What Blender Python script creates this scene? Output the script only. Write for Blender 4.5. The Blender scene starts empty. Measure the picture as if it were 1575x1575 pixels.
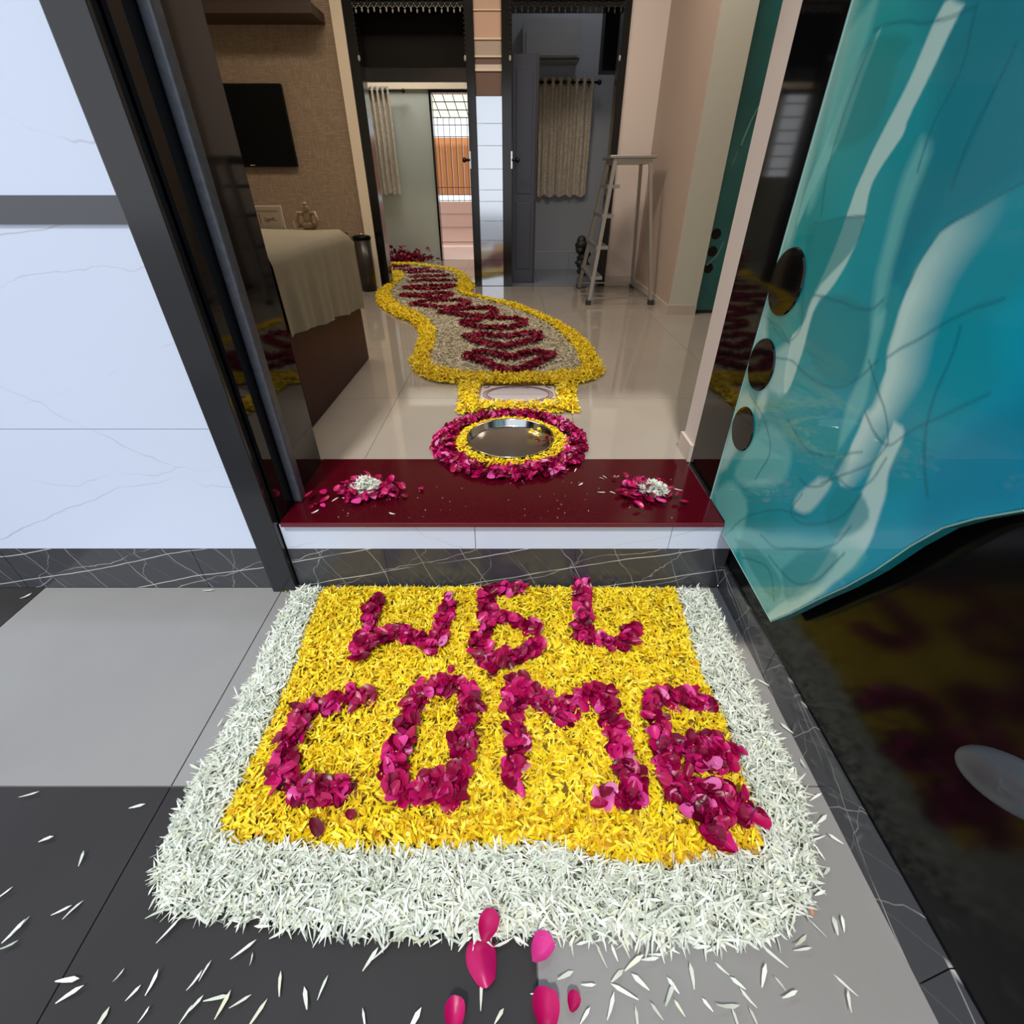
import bpy, math, random
import numpy as np
from mathutils import Vector, Matrix, Euler
random.seed(7); RNG = np.random.default_rng(7)
SC = bpy.context.scene; COL = SC.collection
# ---------------------------------------------------------------- camera, sky, sun, exposure
PITCH = math.radians(34.8); FPX = 728.0; CAMH = 1.1
cd = bpy.data.cameras.new('camera'); cam = bpy.data.objects.new('camera', cd); COL.objects.link(cam)
cam.location = (0, 0, CAMH); cam.rotation_euler = (math.pi/2 - PITCH, 0, 0)
cd.sensor_width = 36; cd.lens = 36*FPX/1575; cd.clip_start = 0.02
SC.camera = cam
SC.view_settings.view_transform = 'Standard'; SC.view_settings.look = 'None'
SC.view_settings.gamma = 1; SC.view_settings.use_curve_mapping = False
SC.view_settings.exposure = 0.38
W = bpy.data.worlds.new('world'); SC.world = W; W.use_nodes = True
wn = W.node_tree; wn.nodes.clear()
wo = wn.nodes.new('ShaderNodeOutputWorld'); bg = wn.nodes.new('ShaderNodeBackground'); bg.inputs[1].default_value = 1.0
tc = wn.nodes.new('ShaderNodeTexCoord'); sx = wn.nodes.new('ShaderNodeSeparateXYZ'); rp = wn.nodes.new('ShaderNodeValToRGB')
wn.links.new(tc.outputs['Generated'], sx.inputs[0]); wn.links.new(sx.outputs[2], rp.inputs[0])
wn.links.new(rp.outputs[0], bg.inputs[0]); wn.links.new(bg.outputs[0], wo.inputs[0])
rp.color_ramp.elements[0].position = 0.0; rp.color_ramp.elements[0].color = (1.0, 1.02, 1.05, 1)
rp.color_ramp.elements[1].position = 1.0; rp.color_ramp.elements[1].color = (0.62, 0.78, 1.0, 1)
sd = bpy.data.lights.new('sun', 'SUN'); sd.energy = 1.9; sd.angle = math.radians(5); sd.color = (1.0, 0.96, 0.9)
so = bpy.data.objects.new('sun', sd); COL.objects.link(so)
so.rotation_euler = Vector((0.10, 0.60, -1.15)).to_track_quat('-Z', 'Y').to_euler()

def area_lamp(name, loc, size, watts, color, rot=(0, 0, 0)):
    l = bpy.data.lights.new(name, 'AREA'); l.energy = watts; l.color = color; l.shape = 'RECTANGLE'; l.size, l.size_y = size
    o = bpy.data.objects.new(name, l); COL.objects.link(o); o.location = loc; o.rotation_euler = rot; return o
# added fill lights under the ceilings, unseen; only the living room pair gets housings
area_lamp('living_room_fill', (-0.9, 3.2, 3.02), (1.1, 0.5), 30, (1.0, 0.86, 0.70))
area_lamp('living_room_fill', (0.9, 3.6, 3.02), (0.9, 0.5), 17, (1.0, 0.90, 0.80))

area_lamp('left_room_fill', (-1.2, 6.5, 3.0), (0.8, 0.5), 22, (1.0, 0.97, 0.90))  # added fill to brighten the left room walls, no fixture
area_lamp('right_room_fill', (0.7, 5.65, 3.05), (0.3, 0.3), 1.8, (0.85, 0.92, 1.0))  # faint fill added for the right room, no fixture

# ---------------------------------------------------------------- picture ray -> point on a real plane
CC, SS = math.cos(PITCH), math.sin(PITCH)
def ray(px, py):
    u = (px-787.5)/FPX; v = (787.5-py)/FPX
    return u, CC+v*SS, -SS+v*CC
def onz(px, py, z):
    r = ray(px, py); t = (z-CAMH)/r[2]; return (r[0]*t, r[1]*t)
def onx(px, py, x):
    r = ray(px, py); t = x/r[0]; return (r[1]*t, CAMH+r[2]*t)

# ---------------------------------------------------------------- materials
MATS = {}
def mat(name, col, rough=0.5, metal=0.0, spec=0.5, coat=0.0, noise=None, bump=None, emit=None, trans=0.0, coat_rough=0.03):
    """noise=(scale, colour2, amount); bump=(scale, strength)"""
    if name in MATS: return MATS[name]
    m = bpy.data.materials.new(name); m.use_nodes = True; nt = m.node_tree; b = nt.nodes['Principled BSDF']
    b.inputs['Base Color'].default_value = (*col, 1); b.inputs['Roughness'].default_value = rough
    b.inputs['Metallic'].default_value = metal; b.inputs['Specular IOR Level'].default_value = spec
    b.inputs['Coat Weight'].default_value = coat; b.inputs['Coat Roughness'].default_value = coat_rough
    if trans: b.inputs['Transmission Weight'].default_value = trans
    if emit: b.inputs['Emission Color'].default_value = (*emit[0], 1); b.inputs['Emission Strength'].default_value = emit[1]
    t = nt.nodes.new('ShaderNodeTexCoord')
    if noise:
        n = nt.nodes.new('ShaderNodeTexNoise'); n.inputs['Scale'].default_value = noise[0]; n.inputs['Detail'].default_value = 5
        nt.links.new(t.outputs['Object'], n.inputs['Vector'])
        r = nt.nodes.new('ShaderNodeValToRGB'); r.color_ramp.elements[0].position = 0.3; r.color_ramp.elements[1].position = 0.7
        r.color_ramp.elements[0].color = (*col, 1); c2 = [a+(b2-a)*noise[2] for a, b2 in zip(col, noise[1])]
        r.color_ramp.elements[1].color = (*c2, 1)
        nt.links.new(n.outputs[0], r.inputs[0]); nt.links.new(r.outputs[0], b.inputs['Base Color'])
    if bump:
        n = nt.nodes.new('ShaderNodeTexNoise'); n.inputs['Scale'].default_value = bump[0]; n.inputs['Detail'].default_value = 3
        nt.links.new(t.outputs['Object'], n.inputs['Vector'])
        bp = nt.nodes.new('ShaderNodeBump'); bp.inputs['Strength'].default_value = bump[1]; bp.inputs['Distance'].default_value = 0.004
        nt.links.new(n.outputs[0], bp.inputs['Height']); nt.links.new(bp.outputs[0], b.inputs['Normal'])
    MATS[name] = m; return m

def marble(name, base, vein, rough, sets, spec=0.5, coat=0.0, fade=0.5):
    """thin veins = zero crossings of warped gradients; sets = [(direction, spacing, width, warp, strength)]"""
    m = bpy.data.materials.new(name); m.use_nodes = True; nt = m.node_tree; N = nt.nodes; L = nt.links; b = N['Principled BSDF']
    b.inputs['Roughness'].default_value = rough; b.inputs['Specular IOR Level'].default_value = spec; b.inputs['Coat Weight'].default_value = coat
    g = N.new('ShaderNodeNewGeometry'); cur = None
    def mth(op, a, c=None, d=None):
        n = N.new('ShaderNodeMath'); n.operation = op
        for k, v in enumerate((a, c, d)):
            if v is None: continue
            if isinstance(v, (int, float)): n.inputs[k].default_value = v
            else: L.new(v, n.inputs[k])
        return n.outputs[0]
    for k, (d, sp, wd, warp, st) in enumerate(sets):
        nz = N.new('ShaderNodeTexNoise'); nz.inputs['Scale'].default_value = 1.7+k*0.6; nz.inputs['Detail'].default_value = 4; nz.inputs['Roughness'].default_value = 0.55
        mp = N.new('ShaderNodeMapping'); mp.inputs['Location'].default_value = (3.1*k, 1.7*k, 5.3*k); L.new(g.outputs['Position'], mp.inputs[0]); L.new(mp.outputs[0], nz.inputs['Vector'])
        dt = N.new('ShaderNodeVectorMath'); dt.operation = 'DOT_PRODUCT'; L.new(g.outputs['Position'], dt.inputs[0]); dt.inputs[1].default_value = Vector(d).normalized()
        v = mth('ADD', mth('MULTIPLY', dt.outputs['Value'], 1/sp), mth('MULTIPLY', nz.outputs[0], warp))
        f = mth('ABSOLUTE', mth('SUBTRACT', mth('FRACT', v), 0.5))
        line = mth('SUBTRACT', 1.0, mth('MINIMUM', mth('DIVIDE', f, wd), 1.0))
        n2 = N.new('ShaderNodeTexNoise'); n2.inputs['Scale'].default_value = 4.0+k; L.new(mp.outputs[0], n2.inputs['Vector'])
        fd = mth('MULTIPLY', mth('MAXIMUM', mth('SUBTRACT', n2.outputs[0], fade-0.12), 0.0), 5.0)
        line = mth('MULTIPLY', mth('MULTIPLY', line, mth('MINIMUM', fd, 1.0)), st)
        cur = line if cur is None else mth('MAXIMUM', cur, line)
    mx = N.new('ShaderNodeMixRGB'); L.new(cur, mx.inputs[0]); mx.inputs[1].default_value = (*base, 1); mx.inputs[2].default_value = (*vein, 1)
    L.new(mx.outputs[0], b.inputs['Base Color']); MATS[name] = m; return m

def petal_mat(name, stops, rough=0.5, trans=0.25):
    m = bpy.data.materials.new(name); m.use_nodes = True; nt = m.node_tree; N = nt.nodes; L = nt.links; b = N['Principled BSDF']
    a = N.new('ShaderNodeAttribute'); a.attribute_name = 'tone'
    oi = N.new('ShaderNodeObjectInfo'); ad = N.new('ShaderNodeMath'); ad.operation = 'ADD'; L.new(a.outputs['Fac'], ad.inputs[0]); L.new(oi.outputs['Random'], ad.inputs[1])
    fr = N.new('ShaderNodeMath'); fr.operation = 'FRACT'; L.new(ad.outputs[0], fr.inputs[0])
    r = N.new('ShaderNodeValToRGB'); cr = r.color_ramp
    cr.elements[0].position = stops[0][0]; cr.elements[0].color = (*stops[0][1], 1)
    cr.elements[1].position = stops[-1][0]; cr.elements[1].color = (*stops[-1][1], 1)
    for p, c in stops[1:-1]:
        e = cr.elements.new(p); e.color = (*c, 1)
    L.new(fr.outputs[0], r.inputs[0]); L.new(r.outputs[0], b.inputs['Base Color'])
    b.inputs['Roughness'].default_value = rough; b.inputs['Specular IOR Level'].default_value = 0.35
    tr = N.new('ShaderNodeBsdfTranslucent'); L.new(r.outputs[0], tr.inputs[0])
    ms = N.new('ShaderNodeMixShader'); ms.inputs[0].default_value = trans
    out = N['Material Output']; L.new(b.outputs[0], ms.inputs[1]); L.new(tr.outputs[0], ms.inputs[2]); L.new(ms.outputs[0], out.inputs[0])
    MATS[name] = m; return m

M_WHITE_MARBLE = marble('white_marble_tile', (0.62, 0.69, 0.84), (0.30, 0.30, 0.33), 0.25,
    [((-0.30, 0, 1), 0.30, 0.007, 0.55, 0.55), ((0.42, 0, 1), 0.62, 0.005, 0.6, 0.4), ((-0.12, 0, 1), 0.45, 0.005, 0.5, 0.4)], fade=0.49)
M_DARK_MARBLE = marble('dark_marble_tile', (0.050, 0.051, 0.058), (0.80, 0.78, 0.74), 0.18,
    [((-0.20, -0.20, 1), 0.10, 0.024, 0.55, 0.75), ((1, 0.9, 0.45), 0.11, 0.012, 0.8, 0.40), ((1, 0.8, 0.8), 0.06, 0.011, 0.6, 0.16), ((-0.32, -0.3, 1), 0.15, 0.012, 0.8, 0.5), ((1, 1, -0.3), 0.19, 0.008, 1.4, 0.35)], spec=0.6, fade=0.44)
M_GRANITE = mat('black_granite', (0.003, 0.003, 0.0035), 0.05, spec=0.32)
M_GRANITEWALL = mat('honed_black_granite', (0.0025, 0.0025, 0.003), 0.13, spec=0.20)
M_PILASTER = mat('charcoal_granite', (0.020, 0.021, 0.024), 0.16, spec=0.5)
M_BAND = mat('grey_band', (0.085, 0.088, 0.10), 0.35)
M_BAR = mat('grey_painted_bar', (0.05, 0.056, 0.072), 0.4, noise=(60, (0.10, 0.11, 0.14), 0.6))
M_BLACKWOOD = mat('black_door_frame', (0.006, 0.006, 0.007), 0.15)
M_SLAB = mat('maroon_granite', (0.045, 0.0008, 0.004), 0.12, spec=0.35, noise=(220, (0.062, 0.0015, 0.006), 1.0))
M_SLABEDGE = mat('maroon_granite_edge', (0.13, 0.012, 0.022), 0.35)
M_TILE_LIGHT = mat('light_grey_porch_tile', (0.245, 0.235, 0.222), 0.20, noise=(3, (0.27, 0.26, 0.247), 1.0))
M_TILE_DARK = mat('dark_grey_porch_tile', (0.026, 0.0225, 0.021), 0.32, spec=0.28, noise=(4, (0.032, 0.028, 0.0265), 1.0))
M_GROUT = mat('grout', (0.12, 0.115, 0.11), 0.8)
M_FLOOR = mat('polished_beige_tile', (0.335, 0.295, 0.25), 0.05, coat=0.35, noise=(2.5, (0.365, 0.32, 0.27), 1.0))
M_PLASTER_PINK = mat('pink_plaster', (0.46, 0.36, 0.305), 0.6)
M_PLASTER_LIGHT = mat('pale_pink_plaster', (0.66, 0.57, 0.52), 0.6)
M_CREAM = mat('cream_plaster', (0.58, 0.57, 0.49), 0.6)
M_PLASTER_GREY = mat('grey_green_plaster', (0.50, 0.52, 0.46), 0.7)
M_PLASTER_BLUE = mat('blue_grey_plaster', (0.38, 0.40, 0.44), 0.7)
M_SKIRT = mat('beige_skirting_tile', (0.55, 0.47, 0.40), 0.12)
M_DARKWOOD = mat('dark_brown_wood', (0.004, 0.003, 0.0022), 0.6, spec=0.15, noise=(8, (0.006, 0.004, 0.003), 1.0))
M_SHELFWOOD = mat('brown_shelf_wood', (0.035, 0.018, 0.011), 0.5)
M_LEAFGREY = mat('blue_grey_door_leaf', (0.040, 0.045, 0.070), 0.35)
M_CREAMTRIM = mat('cream_trim', (0.70, 0.58, 0.44), 0.5)
M_BLACKGLOSS = mat('black_plastic', (0.001, 0.001, 0.001), 0.35, spec=0.12)
M_STEEL = mat('stainless_steel', (0.62, 0.60, 0.57), 0.13, metal=1.0)
M_STEELIN = mat('brushed_tray_bottom', (0.30, 0.265, 0.235), 0.30, metal=1.0)
M_ALU = mat('aluminium', (0.42, 0.40, 0.37), 0.38, metal=0.85)
M_BRASS = mat('dark_bronze', (0.05, 0.035, 0.03), 0.25, metal=0.9)
M_CLOTH = mat('beige_table_cloth', (0.25, 0.205, 0.135), 0.9, noise=(9, (0.22, 0.19, 0.13), 1.0), bump=(300, 0.3))
M_REDBOX = mat('maroon_laminate', (0.040, 0.006, 0.004), 0.5, spec=0.25)
M_MIRRORTILE = mat('glossy_mirror_tile', (0.60, 0.64, 0.70), 0.09, metal=0.92)
M_PEACH = mat('peach_paint', (0.62, 0.40, 0.29), 0.6)
M_BROWNBAND = mat('brown_paint_band', (0.16, 0.095, 0.075), 0.6)
M_CREAMLINE = mat('cream_moulding', (0.80, 0.66, 0.50), 0.5)
M_ORANGE = mat('orange_corrugated_sheet', (0.85, 0.34, 0.12), 0.6)
M_OUTPEACH = mat('peach_parapet', (0.80, 0.52, 0.42), 0.7)
M_OUTWHITE = mat('white_outdoor_paint', (0.80, 0.80, 0.78), 0.7)
M_AWNING = mat('pale_yellow_roof_sheet', (0.85, 0.80, 0.58), 0.6)
M_IRON = mat('dark_iron', (0.03, 0.03, 0.03), 0.5)
M_PEARL = mat('pearl_bead', (0.40, 0.39, 0.36), 0.3)
M_DULLBEAD = mat('smoky_glass_bead', (0.045, 0.045, 0.042), 0.2)
M_SHEET = mat('printed_sheet_paper', (0.60, 0.53, 0.54), 0.35)
M_SHEETIN = mat('sheet_inner_oval', (0.50, 0.46, 0.49), 0.25)
M_INK = mat('mauve_ink', (0.22, 0.12, 0.15), 0.6)
M_INKDARK = mat('dark_ink', (0.04, 0.03, 0.03), 0.6)
M_WHITEPLASTIC = mat('white_frame', (0.55, 0.47, 0.38), 0.5)
M_FIGURE = mat('ochre_figurine', (0.34, 0.23, 0.13), 0.5, noise=(30, (0.20, 0.13, 0.07), 0.6))
M_BIN = mat('dark_brown_bin', (0.022, 0.014, 0.010), 0.35)
M_GREYCOVER = mat('pale_blue_grey_cover', (0.060, 0.072, 0.088), 0.4, noise=(14, (0.03, 0.036, 0.044), 0.8))
M_STREET = mat('street_concrete', (0.22, 0.21, 0.20), 0.9)
M_LAMP = mat('lamp_diffuser', (0.9, 0.9, 0.9), 0.5, emit=((1.0, 0.88, 0.74), 3.0))

def weave(name, c1, c2, sx_=18, sz=260):
    m = bpy.data.materials.new(name); m.use_nodes = True; nt = m.node_tree; N = nt.nodes; L = nt.links; b = N['Principled BSDF']; b.inputs['Roughness'].default_value = 0.7
    g = N.new('ShaderNodeNewGeometry'); outs = []
    for sc in ((sx_, sx_, sz), (sz*0.6, sz*0.6, sx_*0.7)):
        mp = N.new('ShaderNodeMapping'); mp.inputs['Scale'].default_value = sc; L.new(g.outputs['Position'], mp.inputs[0])
        n = N.new('ShaderNodeTexNoise'); n.inputs['Scale'].default_value = 0.5; n.inputs['Detail'].default_value = 2; L.new(mp.outputs[0], n.inputs['Vector']); outs.append(n.outputs[0])
    a = N.new('ShaderNodeMath'); a.operation = 'MAXIMUM'; L.new(outs[0], a.inputs[0]); L.new(outs[1], a.inputs[1])
    r = N.new('ShaderNodeValToRGB'); r.color_ramp.elements[0].position = 0.48; r.color_ramp.elements[1].position = 0.72
    r.color_ramp.elements[0].color = (*c1, 1); r.color_ramp.elements[1].color = (*c2, 1)
    L.new(a.outputs[0], r.inputs[0]); L.new(r.outputs[0], b.inputs['Base Color']); MATS[name] = m; return m
M_TVWALL = weave('woven_brown_wallpaper', (0.21, 0.14, 0.085), (0.31, 0.23, 0.16), 34, 420)
M_CURTAIN = weave('striped_curtain_fabric', (0.50, 0.42, 0.32), (0.70, 0.63, 0.52), 60, 200)

M_P_WHITE = petal_mat('white_petals', [(0, (0.60, 0.66, 0.54)), (0.4, (0.78, 0.81, 0.72)), (0.8, (0.89, 0.90, 0.83)), (1, (0.74, 0.75, 0.54))], trans=0.15)
M_P_YELLOW = petal_mat('yellow_petals', [(0, (0.66, 0.34, 0.008)), (0.25, (0.90, 0.64, 0.010)), (0.7, (0.98, 0.80, 0.02)), (1, (0.92, 0.80, 0.10))], trans=0.15)
M_P_ROSE = petal_mat('rose_petals', [(0, (0.12, 0.0005, 0.018)), (0.35, (0.28, 0.001, 0.042)), (0.65, (0.46, 0.003, 0.085)), (0.85, (0.62, 0.012, 0.17)), (0.96, (0.70, 0.06, 0.32)), (1, (0.75, 0.25, 0.50))], rough=0.32, trans=0.15)
M_P_DEEPRED = petal_mat('deep_red_petals', [(0, (0.12, 0.001, 0.012)), (0.5, (0.26, 0.002, 0.03)), (1, (0.40, 0.02, 0.07))], rough=0.5, trans=0.15)
M_P_CREAM = petal_mat('cream_petals', [(0, (0.48, 0.42, 0.29)), (0.5, (0.66, 0.60, 0.45)), (1, (0.78, 0.73, 0.58))])
M_BEDW = mat('shaded_white_petals', (0.16, 0.17, 0.12), 0.8, noise=(120, (0.07, 0.075, 0.05), 1.0))  # these four bed colours hold the shade in the gaps between petals
M_BEDY = mat('shaded_yellow_petals', (0.26, 0.14, 0.005), 0.8, noise=(120, (0.12, 0.06, 0.004), 1.0))
M_BEDC = mat('shaded_cream_petals', (0.36, 0.30, 0.20), 0.8, noise=(120, (0.24, 0.19, 0.12), 1.0))
M_BEDR = mat('shaded_rose_petals', (0.14, 0.002, 0.02), 0.7)

# ---------------------------------------------------------------- mesh helpers
class MB:
    def __init__(s): s.v = []; s.f = []; s.sm = False
    def add(s, vs, fs):
        o = len(s.v); s.v += [tuple(v) for v in vs]; s.f += [tuple(i+o for i in f) for f in fs]; return s
    def box(s, x0, x1, y0, y1, z0, z1):
        return s.add([(x0, y0, z0), (x1, y0, z0), (x1, y1, z0), (x0, y1, z0), (x0, y0, z1), (x1, y0, z1), (x1, y1, z1), (x0, y1, z1)],
                     [(0, 3, 2, 1), (4, 5, 6, 7), (0, 1, 5, 4), (1, 2, 6, 5), (2, 3, 7, 6), (3, 0, 4, 7)])
    def tube(s, pts, r, n=8, r2=None):
        pts = [Vector(p) for p in pts]; rings = []
        for i, p in enumerate(pts):
            d = (pts[min(i+1, len(pts)-1)]-pts[max(i-1, 0)]).normalized()
            a = d.orthogonal().normalized(); b = d.cross(a)
            if i: # keep frame
                a = (pa-d*pa.dot(d)).normalized(); b = d.cross(a)
            pa = a
            rr = r if r2 is None else r+(r2-r)*i/(len(pts)-1)
            rings.append([p+(a*math.cos(2*math.pi*k/n)+b*math.sin(2*math.pi*k/n))*rr for k in range(n)])
        vs = [v for R in rings for v in R]; fs = []
        for i in range(len(rings)-1):
            for k in range(n): fs.append((i*n+k, i*n+(k+1) % n, (i+1)*n+(k+1) % n, (i+1)*n+k))
        fs.append(tuple(range(n-1, -1, -1))); fs.append(tuple((len(rings)-1)*n+k for k in range(n)))
        return s.add(vs, fs)
    def bar(s, a, b, w, h):       # rectangular bar between two points
        a, b = Vector(a), Vector(b); d = (b-a).normalized(); up = Vector((0, 0, 1))
        if abs(d.z) > 0.95: up = Vector((0, 1, 0))
        x = d.cross(up).normalized()*w/2; y = x.cross(d).normalized()*h/2
        vs = [a-x-y, a+x-y, a+x+y, a-x+y, b-x-y, b+x-y, b+x+y, b-x+y]
        return s.add(vs, [(0, 3, 2, 1), (4, 5, 6, 7), (0, 1, 5, 4), (1, 2, 6, 5), (2, 3, 7, 6), (3, 0, 4, 7)])
    def lathe(s, c, prof, n=48):  # prof [(r,z)]
        vs = []; fs = []
        for r, z in prof:
            for k in range(n): vs.append((c[0]+r*math.cos(2*math.pi*k/n), c[1]+r*math.sin(2*math.pi*k/n), c[2]+z))
        for i in range(len(prof)-1):
            for k in range(n): fs.append((i*n+k, i*n+(k+1) % n, (i+1)*n+(k+1) % n, (i+1)*n+k))
        return s.add(vs, fs)
    def ball(s, c, r, n=8, m=6, sc=(1, 1, 1)):
        vs = []; fs = []
        for i in range(m+1):
            t = math.pi*i/m
            for k in range(n):
                p = 2*math.pi*k/n; vs.append((c[0]+r*sc[0]*math.sin(t)*math.cos(p), c[1]+r*sc[1]*math.sin(t)*math.sin(p), c[2]+r*sc[2]*math.cos(t)))
        for i in range(m):
            for k in range(n): fs.append((i*n+k, (i+1)*n+k, (i+1)*n+(k+1) % n, i*n+(k+1) % n))
        return s.add(vs, fs)
    def build(s, name, m, parent=None, smooth=False, bevel=0.0):
        off = Vector(parent.get('_loc', (0, 0, 0))) if parent else Vector((0, 0, 0))
        me = bpy.data.meshes.new(name); me.from_pydata([tuple(Vector(v)-off) for v in s.v], [], s.f); me.update()
        me.materials.append(m)
        if smooth: me.polygons.foreach_set('use_smooth', [True]*len(me.polygons))
        o = bpy.data.objects.new(name, me); COL.objects.link(o)
        if parent: o.parent = parent; o['_loc'] = tuple(off)
        if bevel:
            b = o.modifiers.new('bevel', 'BEVEL'); b.width = bevel; b.segments = 2; b.limit_method = 'ANGLE'
        return o
def tag(o, label=None, cat=None, group=None, kind=None):
    if label: o['label'] = label
    if cat: o['category'] = cat
    if group: o['group'] = group
    if kind: o['kind'] = kind
    return o
def thing(name, loc, label=None, cat=None, group=None, kind=None):
    o = bpy.data.objects.new(name, None); COL.objects.link(o); o.location = loc; o['_loc'] = tuple(loc); o.empty_display_size = 0.05
    return tag(o, label, cat, group, kind)
def struct(name, mb, m, parent=None, **k):
    o = mb.build(name, m, parent, **k)
    if not parent: o['kind'] = 'structure'
    return o
def B(*a): return MB().box(*a)
def place(me, name, loc, parent=None, rot=(0, 0, 0), scale=(1, 1, 1)):
    o = bpy.data.objects.new(name, me); COL.objects.link(o)
    off = Vector(parent['_loc']) if parent else Vector((0, 0, 0))
    o.location = Vector(loc)-off; o.rotation_euler = rot; o.scale = scale
    if parent: o.parent = parent
    return o

# ================================================================ THE SETTING
FZ = 0.27; WY = 1.145; BY = 5.08
# porch floor: tile by tile on a screed
pf = thing('floor', (0, 0, 0), kind='structure')
B(-3.8, 0.70, -1.1, WY+0.01, -0.06, -0.004).build('screed', M_GROUT, pf)
g = 0.0016
xs = [-3.15, -2.335, -1.545, -0.757, 0.043, 0.70]; ys = [-1.0, -0.10, 0.515, WY]
dark = {(0, 2): 1, (1, 2): 1, (2, 2): 0, (3, 2): 0, (4, 2): 0, (0, 1): 1, (1, 1): 1, (2, 1): 1, (3, 1): 1, (4, 1): 0, (0, 0): 0, (1, 0): 1, (2, 0): 0, (3, 0): 1, (4, 0): 0}
for i in range(5):
    for j in range(3):
        x0, x1, y0, y1 = xs[i], xs[i+1], ys[j], ys[j+1]
        B(x0+g, x1-g, y0+g, y1-g, -0.012, 0.0).build('tile', M_TILE_DARK if dark[(i, j)] else M_TILE_LIGHT, pf)
# front wall of the house, left of the door: white marble tiles over a dark marble plinth, grey band between the courses
wf = thing('wall_front', (-2.0, WY, 0), kind='structure')
B(-3.8, -0.70, WY+0.012, 1.50, 0, 3.3).build('wall_core', M_CREAM, wf)
B(-0.70, 0.68, WY+0.012, 1.50, 2.28, 3.3).build('wall_core', M_CREAM, wf)
B(0.68, 3.0, 1.20, 1.50, 0, 3.3).build('wall_core', M_CREAM, wf)
for z0, z1 in ((0.166, 0.568), (0.570, 1.030), (1.080, 1.50), (1.502, 1.92), (1.922, 2.34), (2.342, 2.80)):
    for x0, x1 in ((-3.78, -2.582), (-2.58, -0.782)):
        B(x0, x1, WY, WY+0.012, z0, z1).build('tile', M_WHITE_MARBLE, wf)
B(-3.78, -0.782, WY-0.004, WY+0.012, 1.030, 1.080).build('grey_band', M_BAND, wf)
for x0, x1 in ((-3.4, -2.802), (-2.8, -2.202), (-2.2, -1.602), (-1.6, -1.002), (-1.0, -0.782)):
    B(x0, x1, WY, WY+0.012, 0.0, 0.164).build('plinth_tile', M_DARK_MARBLE, wf)
# step below the door: plinth tiles and white riser tiles
st = thing('trim_1', (0, WY, 0), kind='structure')
B(-0.70, 0.69, WY+0.012, 1.53, 0.0, 0.256).build('step_core', M_GROUT, st)
for x0, x1 in ((-0.70, -0.401), (-0.40, 0.199), (0.20, 0.679)):
    B(x0, x1, WY, WY+0.012, 0.0, 0.164).build('plinth_tile', M_DARK_MARBLE, st)
for x0, x1 in ((-0.70, -0.114), (-0.112, 0.484), (0.486, 0.679)):
    B(x0, x1, WY+0.001, WY+0.012, 0.1645, 0.2565).build('riser_tile', M_WHITE_MARBLE, st)
# maroon sill slab
sl = thing('trim_2', (0, 1.3, 0.257), kind='structure')
B(-0.689, 0.631, WY-0.008, 1.53, 0.258, 0.272).build('sill_slab', M_SLAB, sl)
B(-0.689, 0.631, WY-0.012, WY-0.008, 0.2575, 0.2705).build('sill_front_edge', M_SLABEDGE, sl)
# pilaster and door frame, left
pl = thing('trim_3', (-0.74, WY, 0), kind='structure')
B(-0.782, -0.704, WY-0.022, WY+0.012, 0, 2.6).build('pilaster', M_PILASTER, pl, bevel=0.003)
jl = thing('door_1', (0, WY+0.1, FZ), kind='structure')
B(-0.80, -0.690, WY+0.012, 1.51, 0.0, 2.4).build('jamb_lining', M_GRANITE, jl)
B(-0.690, -0.662, 1.245, 1.285, 0.272, 2.28).build('door_stop', M_BAR, jl, bevel=0.006)
B(0.645, 0.70, 1.275, 1.51, 0.0, 2.4).build('jamb_lining', M_GRANITE, jl)
B(-0.69, 0.645, WY+0.012, 1.51, 2.23, 2.28).build('head_lining', M_GRANITE, jl)
# plaster return on the right, with its skirting
rt = thing('wall_return', (0.7, 1.55, FZ), kind='structure')
B(0.645, 3.0, 1.511, 1.62, 0.0, 3.3).build('plaster', M_PLASTER_LIGHT, rt)
B(0.634, 0.7, 1.513, 1.632, 0.27, 0.335).build('skirting', M_SKIRT, rt)
# right-hand porch wall: dark plinth band and polished black granite
wr = thing('wall_right', (0.70, 0.2, 0), kind='structure')
B(0.694, 0.90, -1.1, 1.275, 0, 3.3).build('wall_core', M_GROUT, wr)
for y0, y1 in ((-1.1, -0.402), (-0.40, 0.198), (0.20, 0.798), (0.80, WY-0.001)):
    B(0.680, 0.694, y0, y1, 0, 0.098).build('plinth_tile', M_DARK_MARBLE, wr)
for y0, y1 in ((-1.1, 1.274),):
    B(0.686, 0.694, y0, y1, 0.100, 3.3).build('granite_panel', M_GRANITEWALL, wr)
# living room shell
lf = thing('floor', (0, 3.3, FZ), kind='structure')
B(-2.8, 3.0, 1.53, 7.1, 0.0, 0.262).build('screed', M_GROUT, lf)
def tile_grid(par, x0, x1, y0, y1, sx_, sy_, ox, oy, m, z=FZ):
    gx = [x0]+[ox+k*sx_ for k in range(-20, 20) if x0+0.05 < ox+k*sx_ < x1-0.05]+[x1]
    gy = [y0]+[oy+k*sy_ for k in range(-20, 20) if y0+0.05 < oy+k*sy_ < y1-0.05]+[y1]
    cache = {}
    for a, b in zip(gx, gx[1:]):
        for c, d in zip(gy, gy[1:]):
            key = (round(b-a, 4), round(d-c, 4))
            if key not in cache:
                w, h = (b-a)/2-0.0008, (d-c)/2-0.0008
                me = bpy.data.meshes.new('tile'); mb = B(-w, w, -h, h, -0.008, 0); me.from_pydata(mb.v, [], mb.f); me.materials.append(m); cache[key] = me
            place(cache[key], 'tile', ((a+b)/2, (c+d)/2, z), par)
tile_grid(lf, -2.6, 2.8, 1.531, 5.06, 0.8, 0.8, 0.26, 2.13, M_FLOOR)
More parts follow.
